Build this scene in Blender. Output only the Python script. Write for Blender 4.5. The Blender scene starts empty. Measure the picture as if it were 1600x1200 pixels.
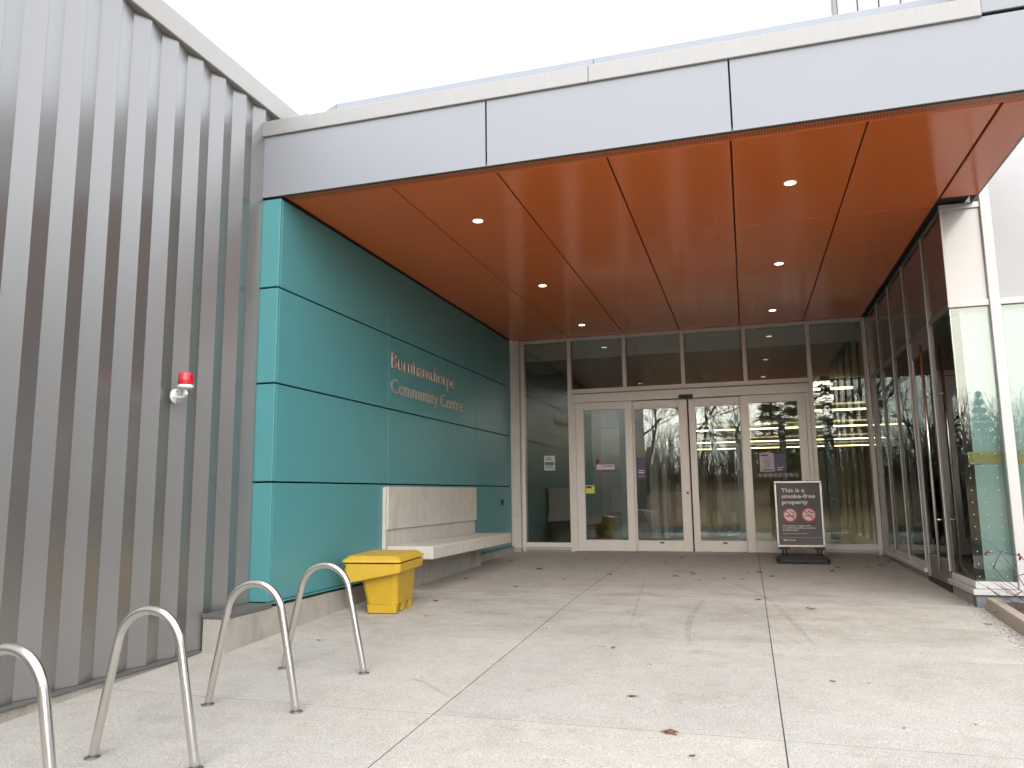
import bpy, bmesh, math, random
from mathutils import Vector, Matrix
random.seed(7)
scene = bpy.context.scene
COL = scene.collection
U = 1.24            # survey unit -> metres (all numbers below are survey units)
rad = math.radians

# ------------------------------------------------------------------ camera
cam_d = bpy.data.cameras.new('camera')
cam = bpy.data.objects.new('camera', cam_d)
COL.objects.link(cam)
scene.camera = cam
cam_d.sensor_width = 36.0
cam_d.lens = 26.86
cam_d.clip_start = 0.05
cam_d.clip_end = 2000
CAMZ = 0.82
yaw, pitch, roll = -0.294356, 0.142782, -0.012453
fw = Vector((math.sin(yaw)*math.cos(pitch), math.cos(yaw)*math.cos(pitch), math.sin(pitch)))
r0 = Vector((math.cos(yaw), -math.sin(yaw), 0))
u0 = r0.cross(fw)
rt = math.cos(roll)*r0 + math.sin(roll)*u0
up = math.cos(roll)*u0 - math.sin(roll)*r0
cam.matrix_world = Matrix(((rt.x, up.x, -fw.x, 0), (rt.y, up.y, -fw.y, 0), (rt.z, up.z, -fw.z, CAMZ*U), (0, 0, 0, 1)))

# ------------------------------------------------------------------ world: bright overcast sky
SUN_EL, SUN_AZ = rad(16), rad(172)
w = bpy.data.worlds.new('World')
scene.world = w
w.use_nodes = True
nt = w.node_tree
nt.nodes.clear()
wo = nt.nodes.new('ShaderNodeOutputWorld')
bg = nt.nodes.new('ShaderNodeBackground')
sky = nt.nodes.new('ShaderNodeTexSky')
sky.sky_type = 'NISHITA'
sky.sun_disc = False
sky.sun_elevation = SUN_EL
sky.sun_rotation = SUN_AZ
sky.dust_density = 4.0
mx = nt.nodes.new('ShaderNodeMixRGB')
mx.inputs[0].default_value = 0.86
mx.inputs[2].default_value = (7.3, 7.6, 8.1, 1)     # cloud layer
nt.links.new(sky.outputs[0], mx.inputs[1])
nt.links.new(mx.outputs[0], bg.inputs[0])
bg.inputs[1].default_value = 0.085
nt.links.new(bg.outputs[0], wo.inputs[0])

sun_d = bpy.data.lights.new('sun', 'SUN')
sun_d.energy = 1.5
sun_d.angle = rad(92)
sun_d.color = (1.0, 0.98, 0.96)
sun = bpy.data.objects.new('sun', sun_d)
COL.objects.link(sun)
# sun_rotation turns clockwise from +Y seen from above
sd = Vector((math.sin(SUN_AZ)*math.cos(SUN_EL), math.cos(SUN_AZ)*math.cos(SUN_EL), math.sin(SUN_EL)))
sun.rotation_euler = (-sd).to_track_quat('-Z', 'Y').to_euler()

scene.view_settings.view_transform = 'Standard'
scene.view_settings.look = 'None'
scene.view_settings.exposure = 1.91
scene.view_settings.gamma = 1.0
scene.view_settings.use_curve_mapping = False
cy = scene.cycles
cy.use_denoising = True
cy.max_bounces = 8
cy.use_adaptive_sampling = True
cy.adaptive_threshold = 0.02
cy.diffuse_bounces = 3
cy.glossy_bounces = 4
cy.transmission_bounces = 6
cy.transparent_max_bounces = 16
cy.sample_clamp_indirect = 6.0
cy.caustics_reflective = False
cy.caustics_refractive = False

# ------------------------------------------------------------------ material helpers
class N:
    def __init__(s, name):
        s.m = bpy.data.materials.new(name)
        s.m.use_nodes = True
        s.t = s.m.node_tree
        s.p = s.t.nodes['Principled BSDF']
        s.out = s.t.nodes['Material Output']
    def n(s, typ, **kw):
        nd = s.t.nodes.new(typ)
        for k, v in kw.items():
            setattr(nd, k, v)
        return nd
    def l(s, a, b):
        s.t.links.new(a, b)
    def pos(s):
        return s.n('ShaderNodeNewGeometry').outputs['Position']
    def mapped(s, vec, scale):
        mp = s.n('ShaderNodeMapping')
        mp.inputs['Scale'].default_value = scale
        s.l(vec, mp.inputs['Vector'])
        return mp.outputs[0]
    def noise(s, vec, scale, detail=4, rough=.55):
        t = s.n('ShaderNodeTexNoise')
        t.inputs['Scale'].default_value = scale
        t.inputs['Detail'].default_value = detail
        t.inputs['Roughness'].default_value = rough
        s.l(vec, t.inputs['Vector'])
        return t.outputs[0]
    def ramp(s, val, a, b, c0=(0, 0, 0, 1), c1=(1, 1, 1, 1)):
        r = s.n('ShaderNodeValToRGB')
        r.color_ramp.elements[0].position = a
        r.color_ramp.elements[1].position = b
        r.color_ramp.elements[0].color = c0
        r.color_ramp.elements[1].color = c1
        s.l(val, r.inputs[0])
        return r.outputs[0]
    def mix(s, fac, a, b, mode='MIX'):
        x = s.n('ShaderNodeMixRGB', blend_type=mode)
        for i, v in ((0, fac), (1, a), (2, b)):
            if isinstance(v, (int, float)):
                x.inputs[i].default_value = v
            elif isinstance(v, tuple):
                x.inputs[i].default_value = v
            else:
                s.l(v, x.inputs[i])
        return x.outputs[0]
    def bump(s, h, strength, dist=.01):
        b = s.n('ShaderNodeBump')
        b.inputs['Strength'].default_value = strength
        b.inputs['Distance'].default_value = dist
        s.l(h, b.inputs['Height'])
        s.l(b.outputs[0], s.p.inputs['Normal'])

def c4(c, k=1.0):
    return (c[0]*k, c[1]*k, c[2]*k, 1)

def mat(name, col, rough=.5, metal=0.0, var=.06, scale=4.0, stretch=(1, 1, 1), rvar=.06, bump=0.0, bscale=60, coat=0.0, spec=.5):
    """painted / plain surface: colour drifts a little, roughness is smudged"""
    a = N(name)
    v = a.mapped(a.pos(), stretch)
    n1 = a.noise(v, scale, 5)
    a.l(a.mix(n1, c4(col, 1-var), c4(col, 1+var)), a.p.inputs['Base Color'])
    n2 = a.noise(v, scale*2.3, 4)
    mr = a.n('ShaderNodeMapRange')
    mr.inputs['To Min'].default_value = max(.02, rough-rvar)
    mr.inputs['To Max'].default_value = rough+rvar
    a.l(n2, mr.inputs['Value'])
    a.l(mr.outputs[0], a.p.inputs['Roughness'])
    a.p.inputs['Metallic'].default_value = metal
    a.p.inputs['Specular IOR Level'].default_value = spec
    a.p.inputs['Coat Weight'].default_value = coat
    a.p.inputs['Coat Roughness'].default_value = .08
    if bump:
        a.bump(a.noise(a.pos(), bscale, 3), bump, .004)
    return a.m

def emis(name, col, strength):
    a = N(name)
    a.p.inputs['Base Color'].default_value = c4(col)
    a.p.inputs['Emission Color'].default_value = c4(col)
    a.p.inputs['Emission Strength'].default_value = strength
    return a.m

def concrete(name, col, stain=.35, vertical=False, speck=.5):
    a = N(name)
    P = a.pos()
    Ps = a.mapped(P, (1, 1, .55)) if vertical else P
    big = a.noise(Ps, 1.1, 6, .62)
    mid = a.noise(Ps, 7, 5, .6)
    fine = a.noise(P, 120, 3, .65)
    col0 = a.mix(big, c4(col, .86), c4(col, 1.12))
    col1 = a.mix(a.ramp(mid, .3, .75), col0, a.mix(1.0, col0, (1-stain*.45, 1-stain*.5, 1-stain*.58, 1), 'MULTIPLY'))
    blot = a.ramp(a.noise(Ps, 2.7, 8, .7), .55, .72)
    col2 = a.mix(blot, col1, a.mix(1.0, col1, (1-stain*.6, 1-stain*.65, 1-stain*.75, 1), 'MULTIPLY'))
    sp = a.ramp(fine, .38, .62, (1-speck*.35,)*3+(1,), (1+speck*.12,)*3+(1,))
    col3 = a.mix(1.0, col2, sp, 'MULTIPLY')
    pits = a.n('ShaderNodeTexVoronoi')
    pits.inputs['Scale'].default_value = 26
    a.l(P, pits.inputs['Vector'])
    pit = a.ramp(pits.outputs['Distance'], .05, .09, (.55, .53, .5, 1), (1, 1, 1, 1))
    col4 = a.mix(1.0, col3, pit, 'MULTIPLY') if vertical else col3
    a.l(col4, a.p.inputs['Base Color'])
    a.p.inputs['Roughness'].default_value = .85
    a.p.inputs['Specular IOR Level'].default_value = .3
    a.bump(a.mix(.5, fine, mid), .35, .004)
    return a.m, a, col4

MAT = {}
# pavement slabs: broom finished concrete, salt bloom and wet-dried stains
m_, a, ccol = concrete('slab_concrete', (.545, .515, .465), .26, False, .95)
P = a.pos()
oi = a.n('ShaderNodeObjectInfo')
tint = a.ramp(oi.outputs['Random'], 0, 1, (.95, .95, .95, 1), (1.04, 1.035, 1.02, 1))
cc = a.mix(1.0, ccol, tint, 'MULTIPLY')
# salt bloom and grime band (streaks run across the walk) in front of the doors
sep = a.n('ShaderNodeSeparateXYZ')
a.l(P, sep.inputs[0])
band = a.n('ShaderNodeMapRange', interpolation_type='SMOOTHSTEP')
band.inputs['From Min'].default_value = 5.0*U
band.inputs['From Max'].default_value = 5.4*U
a.l(sep.outputs[1], band.inputs['Value'])
band2 = a.n('ShaderNodeMapRange', interpolation_type='SMOOTHSTEP')
band2.inputs['From Min'].default_value = 8.4*U
band2.inputs['From Max'].default_value = 7.0*U
a.l(sep.outputs[1], band2.inputs['Value'])
bm1 = a.n('ShaderNodeMath', operation='MULTIPLY')
a.l(band.outputs[0], bm1.inputs[0]); a.l(band2.outputs[0], bm1.inputs[1])
st = a.noise(a.mapped(P, (.75, 1.3, 1)), 2.2, 8, .68)
stm = a.n('ShaderNodeMath', operation='MULTIPLY')
a.l(a.ramp(st, .42, .66), stm.inputs[0]); a.l(bm1.outputs[0], stm.inputs[1])
cc = a.mix(stm.outputs[0], cc, a.mix(1.0, cc, (.80, .775, .73, 1), 'MULTIPLY'))
sal = a.noise(a.mapped(P, (.6, 2.2, 1)), 3.5, 9, .75)
salm = a.n('ShaderNodeMath', operation='MULTIPLY')
a.l(a.ramp(sal, .60, .74), salm.inputs[0]); a.l(bm1.outputs[0], salm.inputs[1])
cc = a.mix(salm.outputs[0], cc, (.60, .58, .55, 1))
vg = a.n('ShaderNodeTexVoronoi'); vg.inputs['Scale'].default_value = 1.9
a.l(P, vg.inputs['Vector'])
gum = a.ramp(vg.outputs['Distance'], .022, .034, (.62, .60, .57, 1), (1, 1, 1, 1))
cc = a.mix(1.0, cc, gum, 'MULTIPLY')
a.l(cc, a.p.inputs['Base Color'])
MAT['slab'] = m_
MAT['conc'] = concrete('bench_concrete', (.66, .635, .57), .30, True, .5)[0]
MAT['plinth'] = concrete('plinth_concrete', (.46, .435, .385), .42, True, .5)[0]
MAT['kerb'] = concrete('kerb_concrete', (.46, .40, .32), .35, True, .8)[0]
MAT['block'] = concrete('painted_block', (.66, .64, .59), .25, True, .3)[0]
MAT['slate'] = concrete('grey_foundation', (.20, .225, .25), .3, True, .3)[0]
MAT['joint'] = mat('joint_dirt', (.055, .05, .045), .95)
MAT['dark'] = mat('black_void', (.012, .012, .013), .8)
MAT['teal'] = mat('teal_panel', (.088, .285, .298), .33, 0, .03, 1.0, (1, 1, .5), .012, spec=.36)
MAT['orange'] = mat('orange_soffit', (.70, .158, .034), .15, 0, .03, 1.0, (1, 1, 1), .012, spec=.58)
MAT['silver'] = mat('silver_fascia', (.245, .258, .285), .5, 0, .02, .8, (1, 1, 1), .015, spec=.35)
MAT['coping'] = mat('weathered_coping', (.27, .268, .265), .45, .05, .10, 9, (8, 1, .6), .08)
MAT['upper'] = mat('blue_white_parapet', (.215, .235, .27), .45, .1, .03)
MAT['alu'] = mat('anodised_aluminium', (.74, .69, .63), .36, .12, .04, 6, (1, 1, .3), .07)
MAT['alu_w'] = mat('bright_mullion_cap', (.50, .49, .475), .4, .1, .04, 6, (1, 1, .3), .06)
MAT['alu_d'] = mat('dark_aluminium_frame', (.24, .215, .20), .38, .35, .06, 6, (1, 1, .3), .07)  # darker aluminium tone, for side frames and small fittings
MAT['siding'] = mat('grey_metallic_siding', (.315, .308, .30), .28, .68, .03, 1.2, (1, 1, .2), .015)
MAT['sidcop'] = mat('champagne_coping', (.40, .38, .355), .33, .3, .03, 2, (1, 1, 1), .05)
MAT['sidtrim'] = mat('grey_base_trim', (.16, .155, .15), .45, .3, .08)
MAT['steel'] = mat('brushed_stainless', (.66, .64, .61), .24, 1.0, .06, 14, (1, 1, .2), .07)
MAT['letter'] = mat('brushed_letter_steel', (.66, .58, .52), .40, .65, .08, 20)
MAT['yellow'] = mat('yellow_polyethylene', (.53, .33, .022), .42, 0, .15, 9, (1, 1, 1), .1, .12, 90)
MAT['yellow2'] = mat('faded_yellow_lid', (.57, .365, .035), .46, 0, .09, 7, (1, 1, 1), .1, .12, 90)
MAT['black'] = mat('black_plastic', (.022, .022, .024), .5, 0, .2, 20, (1, 1, 1), .1)
MAT['rubber'] = mat('black_rubber', (.04, .04, .042), .75, 0, .25, 18, (1, 1, 1), .1, .3, 120)
MAT['whitep'] = mat('white_plastic', (.72, .73, .73), .4, 0, .05, 20)
MAT['red'] = mat('red_lens', (.62, .008, .03), .18, 0, .1, 40, (1, 1, 1), .05, coat=.6)
MAT['redprint'] = mat('red_print', (.62, .05, .07), .5)
MAT['white'] = mat('white_print', (.72, .70, .68), .5, 0, .04)
MAT['poster'] = mat('charcoal_poster', (.085, .078, .078), .22, 0, .18, 5, (1, 1, 1), .08, coat=.5)
MAT['roundel'] = mat('pale_roundel', (.62, .57, .55), .4)
MAT['ink'] = mat('black_ink', (.02, .02, .02), .5)
MAT['chrome'] = mat('snap_frame_silver', (.72, .72, .71), .25, .75, .04, 15)
MAT['purple'] = mat('purple_print', (.065, .05, .14), .4)
MAT['lilac'] = mat('lilac_paper', (.60, .55, .60), .6)
MAT['green'] = mat('green_print', (.03, .25, .12), .5)
MAT['cyel'] = mat('yellow_sticker', (.62, .58, .10), .5)
MAT['wallw'] = mat('white_wall_panel', (.385, .385, .39), .5, 0, .035, 3)
MAT['spandrel'] = mat('bronze_spandrel_glass', (.135, .105, .092), .12, 0, .05, 2, spec=.7)
MAT['spand_w'] = mat('white_spandrel_glass', (.42, .41, .40), .15, 0, .03, 2, spec=.6)
MAT['lens'] = emis('downlight_lens', (1.0, .86, .55), 1.4)
MAT['strip'] = emis('linear_lamp', (1.0, .78, .42), 1.7)
MAT['iwall'] = mat('lobby_wall', (.38, .39, .36), .7, 0, .05, 1)
MAT['iwall_dim'] = mat('lobby_wall_darkened', (.03, .075, .075), .4, 0, .05, 1)  # lobby wall darkened: dim interior and mirrored teal put into the colour
MAT['iceil'] = mat('lobby_ceiling', (.74, .77, .70), .8, 0, .03, 1)
MAT['ifloor'] = mat('lobby_terrazzo', (.34, .33, .31), .25, 0, .08, 12)
MAT['iframe'] = mat('inner_frame_grey', (.34, .35, .33), .4, .3, .05)
MAT['blue'] = mat('turquoise_laminate', (.04, .30, .42), .4)
MAT['olive'] = mat('olive_panel', (.16, .13, .03), .6)
MAT['mint_back'] = mat('mint_backing_sheet', (.34, .45, .445), .8, 0, .06, 2)  # brightness behind the corner glass put into a pale colour
MAT['cyel2'] = mat('yellow_film', (.46, .38, .15), .6, 0, .1, 3)
MAT['gap'] = mat('grey_gap_trim', (.06, .06, .055), .6)
MAT['bark'] = mat('grey_brown_bark', (.15, .12, .095), .9, 0, .3, 8)
MAT['twig'] = mat('dry_twig', (.10, .055, .04), .85, 0, .3, 30)
MAT['needle'] = mat('conifer_needles', (.028, .045, .018), .8, 0, .45, 3)
MAT['leaf'] = mat('dead_leaf', (.10, .05, .028), .8, 0, .35, 30)
MAT['leaf2'] = mat('orange_dead_leaf', (.16, .075, .035), .75, 0, .3, 30)
MAT['berry'] = mat('withered_red_leaf', (.16, .02, .02), .7, 0, .3, 40)
MAT['asphalt'] = mat('asphalt', (.055, .055, .057), .9, 0, .25, 3, (1, 1, 1), .05, .3, 90)
MAT['mulch'] = mat('planter_mulch', (.085, .065, .05), .95, 0, .5, 25, (1, 1, 1), .03, .8, 40)
MAT['brush'] = mat('leafless_brush', (.19, .135, .10), .9, 0, .4, 2)
MAT['litter'] = mat('leaf_litter_bank', (.26, .16, .09), .95, 0, .4, 2, (1, 1, 1), .03, .6, 12)

# gravel: each pebble its own tone
a = N('mixed_gravel')
wn = a.n('ShaderNodeTexVoronoi'); wn.inputs['Scale'].default_value = 45
a.l(a.pos(), wn.inputs['Vector'])
a.l(a.ramp(wn.outputs['Color'], 0, 1, (.12, .11, .10, 1), (.55, .52, .48, 1)), a.p.inputs['Base Color'])
a.p.inputs['Roughness'].default_value = .85
MAT['gravel'] = a.m
a = N('road_salt')
wn = a.n('ShaderNodeTexVoronoi'); wn.inputs['Scale'].default_value = 60
a.l(a.pos(), wn.inputs['Vector'])
a.l(a.ramp(wn.outputs['Color'], 0, 1, (.30, .26, .20, 1), (.52, .48, .42, 1)), a.p.inputs['Base Color'])
MAT['grit'] = a.m

# perforated vent strip: punched slots
a = N('perforated_orange_strip')
sp_ = a.n('ShaderNodeSeparateXYZ')
a.l(a.pos(), sp_.inputs[0])
def tri(axis_out, period):
    m1 = a.n('ShaderNodeMath', operation='DIVIDE'); a.l(axis_out, m1.inputs[0]); m1.inputs[1].default_value = period
    m2 = a.n('ShaderNodeMath', operation='FRACT'); a.l(m1.outputs[0], m2.inputs[0])
    return m2.outputs[0]
fx = tri(sp_.outputs[0], .022)
gt = a.n('ShaderNodeMath', operation='GREATER_THAN'); a.l(fx, gt.inputs[0]); gt.inputs[1].default_value = .55
yl = a.n('ShaderNodeMath', operation='GREATER_THAN'); a.l(sp_.outputs[1], yl.inputs[0]); yl.inputs[1].default_value = 4.835*U
yh = a.n('ShaderNodeMath', operation='LESS_THAN'); a.l(sp_.outputs[1], yh.inputs[0]); yh.inputs[1].default_value = 4.893*U
mm = a.n('ShaderNodeMath', operation='MULTIPLY'); a.l(gt.outputs[0], mm.inputs[0]); a.l(yl.outputs[0], mm.inputs[1])
mm2 = a.n('ShaderNodeMath', operation='MULTIPLY'); a.l(mm.outputs[0], mm2.inputs[0]); a.l(yh.outputs[0], mm2.inputs[1])
a.l(a.mix(mm2.outputs[0], (.60, .15, .04, 1), (.17, .042, .014, 1)), a.p.inputs['Base Color'])
a.p.inputs['Roughness'].default_value = .35
MAT['vent'] = a.m

def glass(name, tint, ior, wob=.0):
    """double glazing: tinted clear view, Fresnel mirror"""
    a = N(name)
    a.t.nodes.remove(a.p)
    tr = a.n('ShaderNodeBsdfTransparent'); tr.inputs[0].default_value = c4(tint)
    gl = a.n('ShaderNodeBsdfGlossy'); gl.inputs['Roughness'].default_value = 0.0
    gl.inputs[0].default_value = (.95, 1.0, .98, 1)
    fr = a.n('ShaderNodeFresnel'); fr.inputs['IOR'].default_value = ior
    ms = a.n('ShaderNodeMixShader')
    if wob:
        b = a.n('ShaderNodeBump'); b.inputs['Strength'].default_value = wob; b.inputs['Distance'].default_value = .01
        a.l(a.noise(a.pos(), 1.6, 1), b.inputs['Height'])
        a.l(b.outputs[0], gl.inputs['Normal'])
    a.l(fr.outputs[0], ms.inputs[0]); a.l(tr.outputs[0], ms.inputs[1]); a.l(gl.outputs[0], ms.inputs[2])
    a.l(ms.outputs[0], a.out.inputs['Surface'])
    return a.m
MAT['glass'] = glass('door_glass', (.91, .95, .935), 1.75, .05)
MAT['glass_l'] = glass('lobby_glass', (.91, .965, .945), 1.6, .04)

a = N('tyre_scuff')
al = a.ramp(a.noise(a.mapped(a.pos(), (1, 1, 1)), 9, 6, .7), .35, .8, (.03, .03, .03, 1), (.22, .22, .22, 1))
a.p.inputs['Base Color'].default_value = (.12, .11, .10, 1)
a.p.inputs['Roughness'].default_value = .9
a.l(al, a.p.inputs['Alpha'])
MAT['scuff'] = a.m

# ------------------------------------------------------------------ object helpers
WP = {}                       # world position of each object, in survey units
def link(o, parent, wpos):
    COL.objects.link(o)
    WP[o.name] = Vector(wpos)
    if parent is not None:
        o.parent = parent
        o.location = (Vector(wpos)-WP[parent.name])*U
    else:
        o.location = Vector(wpos)*U
    return o
def tag(o, label, cat, group=None, kind=None):
    if label: o['label'] = label
    if cat: o['category'] = cat
    if group: o['group'] = group
    if kind: o['kind'] = kind
    return o
def thing(name, pos, label, cat, group=None, kind=None):
    o = bpy.data.objects.new(name, None)
    o.empty_display_size = .1
    link(o, None, pos)
    return tag(o, label, cat, group, kind)
def mesh_from(verts, faces, name, m, smooth=False):
    me = bpy.data.meshes.new(name)
    me.from_pydata([Vector(v)*U for v in verts], [], faces)
    me.materials.append(MAT[m])
    if smooth:
        for p in me.polygons: p.use_smooth = True
    me.update()
    return me
def bm_obj(bm, name, m, parent, origin, smooth=False):
    """bm holds world survey coordinates"""
    for v in bm.verts: v.co = (v.co-Vector(origin))*U
    bmesh.ops.recalc_face_normals(bm, faces=bm.faces)
    me = bpy.data.meshes.new(name)
    bm.to_mesh(me); bm.free()
    me.materials.append(MAT[m])
    if smooth:
        for p in me.polygons: p.use_smooth = True
    return link(bpy.data.objects.new(name, me), parent, origin)
BOXES = {}
def box(name, x0, x1, y0, y1, z0, z1, m, parent=None, bevel=.003, seg=1):
    d = (round(x1-x0, 5), round(y1-y0, 5), round(z1-z0, 5))
    key = (d, m, bevel, seg)
    if key not in BOXES:
        bm = bmesh.new()
        bmesh.ops.create_cube(bm, size=1)
        for v in bm.verts: v.co = Vector((v.co.x*d[0], v.co.y*d[1], v.co.z*d[2]))*U
        bv = min(bevel, min(d)*.3)
        if bv > 0:
            bmesh.ops.bevel(bm, geom=bm.edges[:], offset=bv*U, segments=seg, affect='EDGES', profile=.5)
        me = bpy.data.meshes.new(name)
        bm.to_mesh(me); bm.free()
        me.materials.append(MAT[m])
        BOXES[key] = me
    o = bpy.data.objects.new(name, BOXES[key])
    return link(o, parent, ((x0+x1)/2, (y0+y1)/2, (z0+z1)/2))
def tube_bm(bm, pts, radii, sides=10, caps=True):
    pts = [Vector(p) for p in pts]
    if not hasattr(radii, '__len__'): radii = [radii]*len(pts)
    rings = []
    nrm = None
    for i, p in enumerate(pts):
        t = (pts[min(i+1, len(pts)-1)]-pts[max(i-1, 0)]).normalized()
        if nrm is None:
            nrm = t.orthogonal().normalized()
        else:
            nrm = (nrm-t*nrm.dot(t)).normalized()
        b = t.cross(nrm)
        rings.append([bm.verts.new(p+(nrm*math.cos(2*math.pi*k/sides)+b*math.sin(2*math.pi*k/sides))*radii[i]) for k in range(sides)])
    for r1, r2 in zip(rings, rings[1:]):
        for k in range(sides):
            bm.faces.new((r1[k], r1[(k+1) % sides], r2[(k+1) % sides], r2[k]))
    if caps:
        bm.faces.new(rings[0][::-1]); bm.faces.new(rings[-1])
def tube(name, pts, radii, m, parent, sides=10, smooth=True):
    bm = bmesh.new()
    tube_bm(bm, pts, radii, sides)
    c = sum((Vector(p) for p in pts), Vector())/len(pts)
    return bm_obj(bm, name, m, parent, c, smooth)
def hexa(name, corners, m, parent, bevel=.003, seg=1):
    """8 corners: bottom 4 (ccw), top 4 (ccw)"""
    bm = bmesh.new()
    v = [bm.verts.new(c) for c in corners]
    for f in ((3, 2, 1, 0), (4, 5, 6, 7), (0, 1, 5, 4), (1, 2, 6, 5), (2, 3, 7, 6), (3, 0, 4, 7)):
        bm.faces.new([v[i] for i in f])
    bmesh.ops.recalc_face_normals(bm, faces=bm.faces)
    if bevel:
        bmesh.ops.bevel(bm, geom=bm.edges[:], offset=bevel, segments=seg, affect='EDGES', profile=.5)
    c = sum((Vector(q) for q in corners), Vector())/8
    return bm_obj(bm, name, m, parent, c)

def gz(y):
    """height of the pavement (falls away from the doors)"""
    if y > 6.72: return -.016*(10.8-y)
    if y > -4: return -.0653-.04*(6.72-y)
    return -.494

# ------------------------------------------------------------------ ground and pavement
bm = bmesh.new()
G = 420
v = [bm.verts.new(c) for c in ((-G, -G, -.62), (G, -G, -.62), (G, G, -.62), (-G, G, -.62))]
bm.faces.new(v)
g0 = bm_obj(bm, 'ground', 'asphalt', None, (0, 0, -.62))
g0['kind'] = 'structure'

pave = bpy.data.objects.new('pavement', None)
link(pave, None, (0, 4, gz(4)))
pave['kind'] = 'structure'
xs = [-3.7, -1.46, .092, 1.66]
ys = [10.86, 6.72, 4.975, 3.485, 1.99, .49, -1.0, -2.5, -4.0]
def slab(name, xa, xb, ya, yb, m, parent, dz=0, th=.09, gx=.0028, gy=.0030):
    a0, a1, b0, b1 = xa+gx, xb-gx, yb+gy, ya-gy
    c = [(a0, b0, gz(b0)-th), (a1, b0, gz(b0)-th), (a1, b1, gz(b1)-th), (a0, b1, gz(b1)-th),
         (a0, b0, gz(b0)+dz), (a1, b0, gz(b0)+dz), (a1, b1, gz(b1)+dz), (a0, b1, gz(b1)+dz)]
    return hexa(name, c, m, parent, .001)
for i in range(len(xs)-1):
    for j in range(len(ys)-1):
        slab('slab', xs[i], xs[i+1], ys[j], ys[j+1], 'slab', pave)
for i, (xa, xb) in enumerate(((1.66, 3.2), (3.2, 4.75), (4.75, 6.3))):
    for j in range(4, len(ys)-1):
        slab('slab', xa, xb, ys[j], ys[j+1], 'slab', pave)
bed = hexa('joint_bed', [(-3.72, -4, gz(-3.99)-.15), (1.66, -4, gz(-3.99)-.15), (1.66, 6.72, -.22), (-3.72, 6.72, -.22),
                         (-3.72, -4, gz(-3.99)-.0014), (1.66, -4, gz(-3.99)-.0014), (1.66, 6.72, -.0653-.0014), (-3.72, 6.72, -.0653-.0014)], 'joint', pave, 0)
hexa('joint_bed', [(-3.72, 6.722, -.22), (1.66, 6.722, -.22), (1.66, 10.86, -.15), (-3.72, 10.86, -.15),
                   (-3.72, 6.722, -.0653-.0014), (1.66, 6.722, -.0653-.0014), (1.66, 10.86, -.0014), (-3.72, 10.86, -.0014)], 'joint', pave, 0)

def ribbon(name, pts, width, m, parent):
    """a scuff lying on the slabs, subdivided along a smooth path"""
    P = [Vector((p[0], p[1], 0)) for p in pts]
    path = []
    n = len(P)
    for i in range(n-1):
        p0, p1, p2, p3 = P[max(i-1, 0)], P[i], P[i+1], P[min(i+2, n-1)]
        for k in range(8):
            t = k/8
            path.append(.5*((2*p1)+(-p0+p2)*t+(2*p0-5*p1+4*p2-p3)*t*t+(-p0+3*p1-3*p2+p3)*t*t*t))
    path.append(P[-1])
    bm = bmesh.new()
    prev = None
    L = len(path)
    for i, p in enumerate(path):
        t = (path[min(i+1, L-1)]-path[max(i-1, 0)]).normalized()
        s = Vector((-t.y, t.x, 0))*width*.5*(.35+.65*math.sin(math.pi*(i+.5)/L))
        pr = [bm.verts.new((q.x, q.y, gz(q.y)+.0035)) for q in (p-s, p+s)]
        if prev: bm.faces.new((prev[0], prev[1], pr[1], pr[0]))
        prev = pr
    return bm_obj(bm, name, m, parent, (P[0].x, P[0].y, gz(P[0].y)))
ribbon('tyre_mark', [(-1.832, 4.016), (-1.70, 3.943), (-1.48, 3.737)], .030, 'scuff', pave)
ribbon('tyre_mark', [(-.355, 8.19), (.068, 6.987), (.26, 5.854), (.341, 5.196)], .045, 'scuff', pave)
ribbon('tyre_mark', [(-.372, 6.951), (-.447, 5.84), (-.398, 5.052)], .045, 'scuff', pave)
ribbon('tyre_mark', [(-.281, 6.775), (.087, 5.758), (.333, 4.969)], .016, 'scuff', pave)
ribbon('tyre_mark', [(-1.03, 7.928), (-.93, 6.7), (-.836, 5.546)], .028, 'scuff', pave)

# ------------------------------------------------------------------ grey clad building on the left
cb = thing('clad_building', (-4.5, 2, -.15), 'tall grey ribbed metal siding wall with pale coping on the left', 'building')
box('wall_core', -9, -3.452, -6, 5.8, -.4, 3.86, 'sidtrim', cb, 0)
ZB, ZT = -.145, 3.85
prof = [(0, -3.447), (.1035, -3.4135), (.1095, -3.4115), (.113, -3.4135), (.24, -3.447)]
PITCH = .2385
prof = [(p[0]*PITCH/.24, p[1]) for p in prof]
vs, fs = [], []
for (py, px) in prof:
    vs += [(px+3.43, py, ZB), (px+3.43, py, ZT)]
for i in range(len(prof)-1):
    fs.append((2*i, 2*i+1, 2*i+3, 2*i+2))
sid_me = mesh_from(vs, fs, 'siding_panel', 'siding')
y = 3.573-.1045*PITCH/.24-PITCH*38
while y < 5.7:
    link(bpy.data.objects.new('siding_panel', sid_me), cb, (-3.43, y, 0))
    y += PITCH
box('base_trim', -3.455, -3.392, -6, 4.275, -.163, -.147, 'sidtrim', cb, .003)
for k in range(4):
    y1 = 4.27-k*2.6
    hexa('foundation', [(-3.5, y1-2.595, -.6), (-3.41, y1-2.595, -.6), (-3.41, y1, -.6), (-3.5, y1, -.6),
                        (-3.5, y1-2.595, -.165), (-3.41, y1-2.595, -.165), (-3.41, y1, -.165), (-3.5, y1, -.165)], 'plinth', cb, .004)
for k, (ya, yb) in enumerate(((-6, -1.2), (-1.198, 2.1), (2.102, 5.8))):
    box('coping', -3.82, -3.392, ya, yb, 3.792, 3.965, 'sidcop', cb, .006)
box('roof', -9, -3.5, -6, 5.8, 3.87, 3.90, 'sidtrim', cb, 0)

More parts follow.
